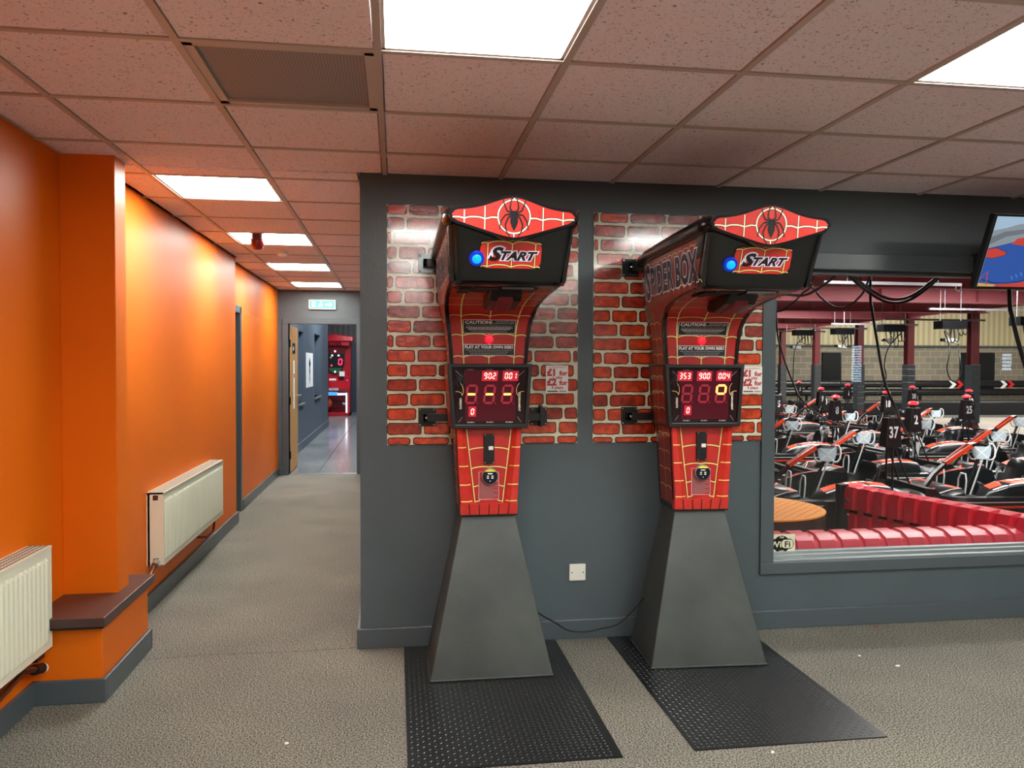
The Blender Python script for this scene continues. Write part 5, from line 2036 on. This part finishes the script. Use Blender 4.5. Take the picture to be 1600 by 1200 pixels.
    # steering wheel (turned towards the pit side)
    C0 = Vector((0.10, 0.0, 0.62))
    nrm = Vector((0.35, 0.80, 0.35)).normalized()
    ax = Vector((0, 0, 1)).cross(nrm).normalized()
    upw = nrm.cross(ax)
    def wf(u, v, o=0.0):
        return C0 + ax * u + upw * v + nrm * o
    b = MB()
    pts = [(-0.10, 0.07), (-0.05, 0.045), (0.05, 0.045), (0.10, 0.07), (0.105, 0.02), (0.09, -0.05), (0.06, -0.085), (-0.06, -0.085), (-0.09, -0.05), (-0.105, 0.02)]
    b.loft([[wf(u, v, -0.006) for u, v in pts], [wf(u, v, 0.008) for u, v in pts]], M_wheelgrey)
    b.ribbon(lambda u, v: wf(u, v, 0.0095), [(-0.08, 0.05), (0.06, -0.07)], 0.012, M_kartwhite)
    b.ribbon(lambda u, v: wf(u, v, 0.0095), [(0.08, 0.05), (-0.06, -0.07)], 0.012, M_kartwhite)
    sw = b.build('steering_wheel', t)
    for s in (-1, 1):
        b = MB()
        lp = [(0.085, 0.078), (0.125, 0.078), (0.145, 0.045), (0.148, 0.0), (0.14, -0.05), (0.115, -0.085), (0.075, -0.09), (0.062, -0.07)]
        b.tube([wf(s * u, v) for u, v in lp], 0.011, M_kartwhite, n=8)
        b.build('grip', sw, smooth=50)
    b = MB()
    b.tube([C0 - nrm * 0.0 + Vector((0, 0, -0.02)), (0.16, 0.0, 0.50), (0.34, 0.0, 0.14)], 0.018, M_kartblack, n=8)
    b.tube([(0.12, 0.05, 0.54), (0.30, 0.05, 0.12)], 0.010, M_kartwhite, n=6)
    b.tube([(0.12, -0.05, 0.54), (0.30, -0.05, 0.12)], 0.010, M_kartmetal, n=6)
    b.build('steering_column', t, smooth=50)
    for s in (-1, 1):
        b = MB()
        b.tube([(0.50, s * 0.20 - 0.06, 0.10), (0.48, s * 0.20 - 0.07, 0.36), (0.47, s * 0.20 - 0.04, 0.42), (0.47, s * 0.20 + 0.04, 0.42), (0.48, s * 0.20 + 0.07, 0.36), (0.50, s * 0.20 + 0.06, 0.10)], 0.010, M_kartwhite, n=6)
        b.build('pedal_hoop', t, smooth=50)
    # seat
    b = MB()
    st = [(0.02, 0.20, 0.17, 0.10), (-0.10, 0.12, 0.19, 0.14), (-0.25, 0.10, 0.20, 0.20), (-0.36, 0.16, 0.21, 0.24), (-0.44, 0.32, 0.21, 0.20), (-0.49, 0.45, 0.19, 0.10), (-0.51, 0.52, 0.15, 0.04)]
    rings = []
    for k, (x, z, w_, hh) in enumerate(st):
        ring = []
        for q_ in range(11):
            a = PI * q_ / 10
            yy = -w_ * math.cos(a)
            lift = hh * (abs(math.cos(a)) ** 3)
            ring.append((x + (0.10 * abs(math.cos(a)) ** 3 if k >= 3 else 0), yy, z + (lift if k < 4 else lift * 0.3)))
        rings.append(ring)
    b.loft(rings, M_kartblack, closed=False)
    o = b.build('seat', t, smooth=60)
    sm = o.modifiers.new('thickness', 'SOLIDIFY')
    sm.thickness = 0.02
    for (x, y, r_, w_) in ((0.55, 0.47, 0.125, 0.10), (0.55, -0.47, 0.125, 0.10), (-0.62, 0.49, 0.14, 0.16), (-0.62, -0.49, 0.14, 0.16)):
        b = MB()
        b.lathe([(r_ * 0.55, -w_ / 2), (r_ * 0.92, -w_ / 2), (r_, -w_ * 0.35), (r_, w_ * 0.35), (r_ * 0.92, w_ / 2), (r_ * 0.55, w_ / 2)], (x, y, r_), (0, 1, 0), M_rubber, n=20)
        wh = b.build('wheel', t, smooth=40)
        b = MB()
        b.lathe([(r_ * 0.1, -w_ * 0.42), (r_ * 0.54, -w_ * 0.46), (r_ * 0.54, w_ * 0.46), (r_ * 0.1, w_ * 0.42)], (x, y, r_), (0, 1, 0), M_kartmetal, n=14)
        b.build('rim', wh, smooth=40)
    # rear cover with wheel arches
    b = MB()
    for s in (-1, 1):
        rings = []
        for y in (0.40, 0.42, 0.60, 0.63):
            e = 0.0 if y in (0.42, 0.60) else -0.03
            rings.append([(-0.62 + (0.20 + e) * math.cos(PI * k / 10), s * y, 0.14 + (0.19 + e) * math.sin(PI * k / 10)) for k in range(11)])
        b.loft(rings, M_kartblack, closed=False)
    b.loft([[(-0.98, y, 0.10), (-0.98, y, 0.28), (-0.92, y, 0.33), (-0.80, y, 0.34), (-0.80, y, 0.10)] for y in (-0.5, -0.46, 0.46, 0.5)], M_kartblack)
    b.build('rear_cover', t, smooth=40)
    b = MB()
    b.box(-0.72, -0.34, 0.10, -0.42, -0.18, 0.34, M_kartmetal)
    for k in range(6):
        b.box(-0.71 + 0.05 * k, -0.36, 0.34, -0.69 + 0.05 * k, -0.16, 0.42, M_kartblack)
    b.cyl((-0.75, -0.15, 0.22), (-0.75, 0.25, 0.22), 0.05, M=M_kartmetal, n=12)
    b.build('engine', t)
    b = MB()
    for y in (-0.07, 0.07):
        b.tube([(-0.66, y, 0.2), (-0.66, y, 0.95)], 0.012, M_kartblack, n=6)
        b.tube([(-0.88, y * 1.8, 0.25), (-0.67, y, 0.70)], 0.010, M_kartblack, n=6)
    b.build('roll_post', t)
    b = MB()
    b.hexa([(-0.765, 0.085, 0.68), (-0.565, 0.085, 0.68), (-0.565, -0.085, 0.68), (-0.765, -0.085, 0.68)], [(-0.74, 0.07, 0.97), (-0.60, 0.07, 0.97), (-0.60, -0.07, 0.97), (-0.74, -0.07, 0.97)], M_maroonplate)
    b.build('number_board', t, bevel=0.01)
    b = MB()
    b.cyl((-0.67, 0, 0.97), (-0.67, 0, 1.01), 0.04, M=M_kartblack, n=14)
    b.lathe([(0.055, 1.005), (0.075, 1.02), (0.055, 1.04), (0.01, 1.05)], (-0.67, 0, 0), (0, 0, 1), M_kartlamp, n=16)
    b.build('beacon', t, smooth=50)
    return t


def number_mesh(s):
    b = MB()
    b.text(s, M_txtwhite, lambda u, v: (-0.665 - u, 0.0875 - 0.0517 * (v + 0.15), 0.83 + v), 0, 0, 0.105, offset=0.03, sx=0.75)
    return b


proto = make_kart()
WO = Vector((0.10, 0.0))
karts = [  # wheel x, wheel y, number, beacon, label
    (4.16, 7.16, '37', False, 'go-kart number 37, closest of the row behind the red slotted barrier'),
    (5.81, 7.14, '14', True, 'go-kart at the right of the window, its steering wheel above the red barrier end'),
    (5.55, 8.75, '2', True, 'go-kart number 2 with a red beacon, just beyond the number 37 kart'),
    (3.62, 8.85, '4', True, 'go-kart number 4 at the left edge of the kart window'),
    (7.35, 8.75, '21', True, 'go-kart partly cut off at the right edge, second row back'),
    (5.69, 10.73, '8', True, 'go-kart number 8 with a red beacon, third row at the left'),
    (7.73, 10.63, '25', True, 'go-kart number 25 with a red beacon, before the widest padded column'),
    (9.57, 10.97, '11', True, 'go-kart at the right edge, third row back'),
    (7.61, 12.39, '18', True, 'go-kart number 18 with a red beacon, in the middle of the hall'),
    (9.71, 13.07, '32', True, 'go-kart number 32 with a red beacon, just left of the widest column'),
    (5.75, 12.6, '5', False, 'go-kart without beacon behind the number 8 kart'),
    (7.6, 14.45, '9', True, 'go-kart with a red beacon just above and behind the number 8 kart'),
    (10.2, 15.35, '38', True, 'go-kart number 38 with a red beacon, beside the second padded column'),
    (9.86, 17.25, '1', True, 'go-kart number 1 with a red beacon, left of the middle column'),
    (10.3, 20.3, '3', True, 'go-kart number 3, farthest back at the left of the window'),
    (2.5, 7.3, '27', False, 'go-kart hidden mostly by the window edge, behind the orange drum'),
    (7.6, 7.1, '30', False, 'go-kart beyond the right edge of the kart window, front row'),
]
for i, (wx, wy, num, beacon, lab) in enumerate(karts):
    o = proto if i == 0 else copy_tree(proto)
    yaw = math.radians(176 + (i * 37 % 5) - 2)
    o.scale = (0.82, 0.86, 1.0)
    ca, sa = math.cos(yaw), math.sin(yaw)
    o.location = (wx - (WO.x * 0.85 * ca), wy - (WO.x * 0.85 * sa), 0)
    o.rotation_euler = (0, 0, yaw)
    o['label'] = lab
for i, (wx, wy, num, beacon, lab) in enumerate(karts):
    k = [q for q in bpy.data.objects if q.get('label') == lab][0]
    number_mesh(num).build('number', k)
    if not beacon:
        for ch in list(k.children):
            if ch.name.startswith('beacon'):
                bpy.data.objects.remove(ch)

# ------------------------------------------------------------------ room past the corridor door
f = MB()
f.box(-3.2, YE + 0.03, -0.1, -0.1, 24.6, -0.001, M_concrete)
f.box(-1.04, YE + 0.12, -0.01, -1.03, 24.6, 0.0002, M_blackmatt)
struct(f.build('floor'))
w = MB()
wall_slab(w, 'y', -1.72, -1.60, YE + 0.12, 19.5, 0, 4.0, [(13.6, 14.25, 0.80, 2.03), (16.2, 17.4, 0.80, 2.08)], M_bluegrey)
w.box(-1.76, YE + 0.12, 0.7, -1.725, 19.5, 2.2, M_navy)
struct(w.build('wall_far_left'))
w = MB()
w.box(-1.60, YE + 0.12, 0, -1.585, 19.515, 0.14, M_bluegrey)
struct(w.build('baseboard_far', bevel=0.003))
for k, (a, c_, z) in enumerate(((13.6, 14.25, 0.80), (16.2, 17.4, 0.80))):
    w = MB()
    w.box(-1.70, a, z - 0.03, -1.565, c_, z, M_alu)
    struct(w.build('window_%d' % (k + 2)))
w = MB()
w.box(-3.2, 24.5, 0, -0.1, 24.6, 2.15, M_navy)
w.box(-3.2, 24.52, 2.15, -0.1, 24.6, 4.0, M_darkclad)
struct(w.build('wall_far_end'))
w = MB()
w.box(-3.3, 19.5, 0, -3.2, 24.6, 4.0, M_navy)
w.box(-0.10, YE + 0.12, 0, -0.09, 24.6, 4.0, M_navy)
w.box(-3.2, 19.4, 0, -1.6, 19.5, 4.0, M_bluegrey)
struct(w.build('wall_far_side'))
w = MB()
w.box(-3.3, YE + 0.12, 4.0, -0.09, 24.6, 4.1, M_navy)
struct(w.build('ceiling'))
# carpet edge strip at the threshold
w = MB()
w.box(-1.40, YE + 0.02, 0.0, -0.515, YE + 0.05, 0.006, M_alu)
struct(w.build('trim_5'))

# open wooden door
t = thing('door_leaf', (-1.40, YE + 0.13, 0), 'pine door standing open into the far room, seen almost edge-on', 'door')
b = MB()
b.box(-0.042, 0, 0.01, 0.0, 0.86, 1.99, M_wood)
b.build('leaf', t, bevel=0.002)
for z in (0.25, 0.98, 1.75):
    b = MB()
    b.box(-0.004, -0.02, z - 0.05, 0.006, 0.03, z + 0.05, M_kartblack)
    b.cyl((0.006, -0.01, z - 0.05), (0.006, -0.01, z + 0.05), 0.008, M=M_kartblack, n=8)
    b.build('hinge', t)
b = MB()
b.box(0.0, 0.28, 1.62, 0.003, 0.55, 1.76, M_kartblack)
b.box(0.003, 0.32, 1.66, 0.004, 0.42, 1.72, M_txtwhite)
b.build('door_sign', t)
b = MB()
b.box(0.0, 0.36, 0.85, 0.002, 0.50, 1.52, M_paper)
b.box(0.002, 0.39, 1.28, 0.003, 0.47, 1.34, M_signred)
b.build('notice_strip', t)
b = MB()
b.cyl((0.0, 0.79, 1.02), (0.05, 0.79, 1.02), 0.012, M=M_chrome, n=10)
b.cyl((0.05, 0.72, 1.02), (0.05, 0.80, 1.02), 0.011, M=M_chrome, n=10)
b.build('handle', t, smooth=50)
# poster
t = thing('wall_poster', (-1.60, 15.25, 1.36), 'white poster with a dark upright figure on the far blue-grey wall', 'poster')
b = MB()
b.box(0, -0.58, -0.32, 0.006, 0.58, 0.32, M_paper)
b.build('sheet', t)
b = MB()
pf_ = lambda u, v: (0.0075, u, v)
for (cz_, w_, h_, MM) in ((0.12, 0.16, 0.12, M_maroonplate), (-0.02, 0.10, 0.14, M_pad), (-0.16, 0.07, 0.12, M_navy)):
    b.add([pf_(0, cz_ + h_), pf_(w_, cz_), pf_(0, cz_ - h_), pf_(-w_, cz_)], [(0, 1, 2, 3)], MM)
b.build('printed_figure', t)

# boxing arcade machine at the end of the far room
t = thing('boxing_machine', (-1.72, 23.3, 0), 'tall red ball-punching arcade machine seen through the far doorway', 'arcade machine')
b = MB()
side = [(-0.50, 0.0), (0.45, 0.0), (0.45, 2.2), (-0.02, 2.2), (-0.02, 1.10), (-0.30, 0.92), (-0.50, 0.80)]
for x in (-0.44, 0.40):
    b.loft([[(x, y, z) for y, z in side], [(x + 0.04, y, z) for y, z in side]], M_boxred)
b.box(-0.44, 0.38, 0, 0.44, 0.45, 2.2, M_boxred)
b.loft([[(x, -0.02, 2.15), (x, -0.02, 1.10), (x, -0.30, 0.92), (x, -0.50, 0.80), (x, -0.50, 0.72), (x, 0.3, 0.72), (x, 0.3, 2.15)] for x in (-0.40, 0.40)], M_boxred)
b.box(-0.44, -0.50, 0, 0.44, 0.4, 0.10, M_boxred)
b.build('cabinet', t, bevel=0.01)
b = MB()
rings = []
for x, h_ in ((-0.52, 0.10), (-0.35, 0.13), (0.0, 0.2), (0.35, 0.13), (0.52, 0.10)):
    rings.append([(x, -0.35, 2.12), (x, 0.3, 2.12), (x, 0.3, 2.22 + h_ * 0.6), (x, -0.30, 2.20 + h_ * 0.6)])
b.loft(rings, M_boxred)
b.build('canopy', t, bevel=0.02)
b = MB()
fb = lambda u, v: (u, -0.05, v)
sh = [(-0.28, 1.78), (0.28, 1.78), (0.27, 1.45), (0.2, 1.28), (0.0, 1.16), (-0.2, 1.28), (-0.27, 1.45)]
b.loft([[(u, -0.03, v) for u, v in sh], [(u, -0.05, v) for u, v in sh]], M_kartblack)
b.add([(u * 0.8, -0.052, v * 1.0) for u, v in ((-0.24, 1.36), (0.24, 1.36), (0.18, 1.27), (0, 1.19), (-0.18, 1.27))], [tuple(range(5))], M_green)
sb_ = b.build('score_shield', t)
b = MB()
seg_digit(b, lambda u, v: (u, -0.056, v), 0.08, 1.44, 0.12, 0.19, 0.028, SEG['0'], M_ledred, None, 0.08)
for (u, v, MM) in ((0.0, 1.84, M_ledwhite), (-0.08, 1.72, M_ledwhite), (0.10, 1.72, M_ledwhite), (-0.12, 1.66, M_line), (-0.10, 1.43, M_ledred), (0.0, 1.25, M_ledwhite)):
    b.cyl((u, -0.06, v), (u, -0.03, v), 0.024, M=MM, n=10)
b.build('score_lights', t)
b = MB()
b.text('BOXER', M_txtwhite, lambda u, v: (u, -0.30, v), 0, 2.05, 0.09, offset=0.03, wmax=0.7)
b.box(-0.42, -0.30, 2.0, 0.42, -0.285, 2.12, M_boxred)
b.build('lettering', t)
b = MB()
b.text('BOXER', M_txtwhite, lambda u, v: (u, -0.515, v), 0.0, 0.76, 0.06, offset=0.03, wmax=0.5)
b.build('lettering', t)
for (u0, u1, v0, v1, MM) in ((-0.16, 0.04, 0.98, 1.06, M_paper), (0.12, 0.26, 0.98, 1.08, M_kartblack), (0.12, 0.27, 1.12, 1.26, M_paper), (0.33, 0.38, 0.97, 1.02, M_ledblue)):
    yy = -0.13 if v1 < 1.1 else -0.06
    b = MB()
    b.box(u0, yy - 0.04, v0, u1, yy + 0.02, v1, MM)
    b.build('control_panel', t)
b = MB()
b.box(-0.36, -0.53, 0.60, 0.36, -0.49, 0.65, M_ledwhite)
b.box(0.33, -0.53, 0.10, 0.37, -0.49, 0.65, M_ledwhite)
b.box(-0.16, -0.55, 0.59, 0.10, -0.48, 0.68, M_ledblue)
b.build('light_strip', t)
b = MB()
b.cyl((-0.10, -0.2, 0.36), (0.36, -0.2, 0.33), 0.035, M=M_kartblack, n=12)
b.cyl((0.22, -0.2, 0.34), (0.36, -0.2, 0.33), 0.045, M=M_galv, n=12)
b.build('ball_arm', t, smooth=40)
b = MB()
b.lathe([(0.15 * math.sin(PI * k / 12) + 0.001, -0.15 * math.cos(PI * k / 12)) for k in range(13)], (-0.22, -0.2, 0.36), (0, 0, 1), M_ball, n=20)
b.build('punch_ball', t, smooth=60)
# spotlight over it
t = thing('spotlight', (-1.70, 21.6, 2.62), 'small lit spotlight above the red arcade machine', 'spotlight')
b = MB()
b.box(-0.14, -0.1, -0.12, 0.14, 0.1, 0.14, M_kartblack)
b.cyl((0, 0, 0.14), (0, 0, 1.38), 0.015, M=M_kartblack, n=8)
b.build('housing', t)
b = MB()
b.cyl((0.04, -0.105, 0), (0.04, -0.11, 0), 0.06, M=M_ledwhite, n=16)
b.build('lens', t)
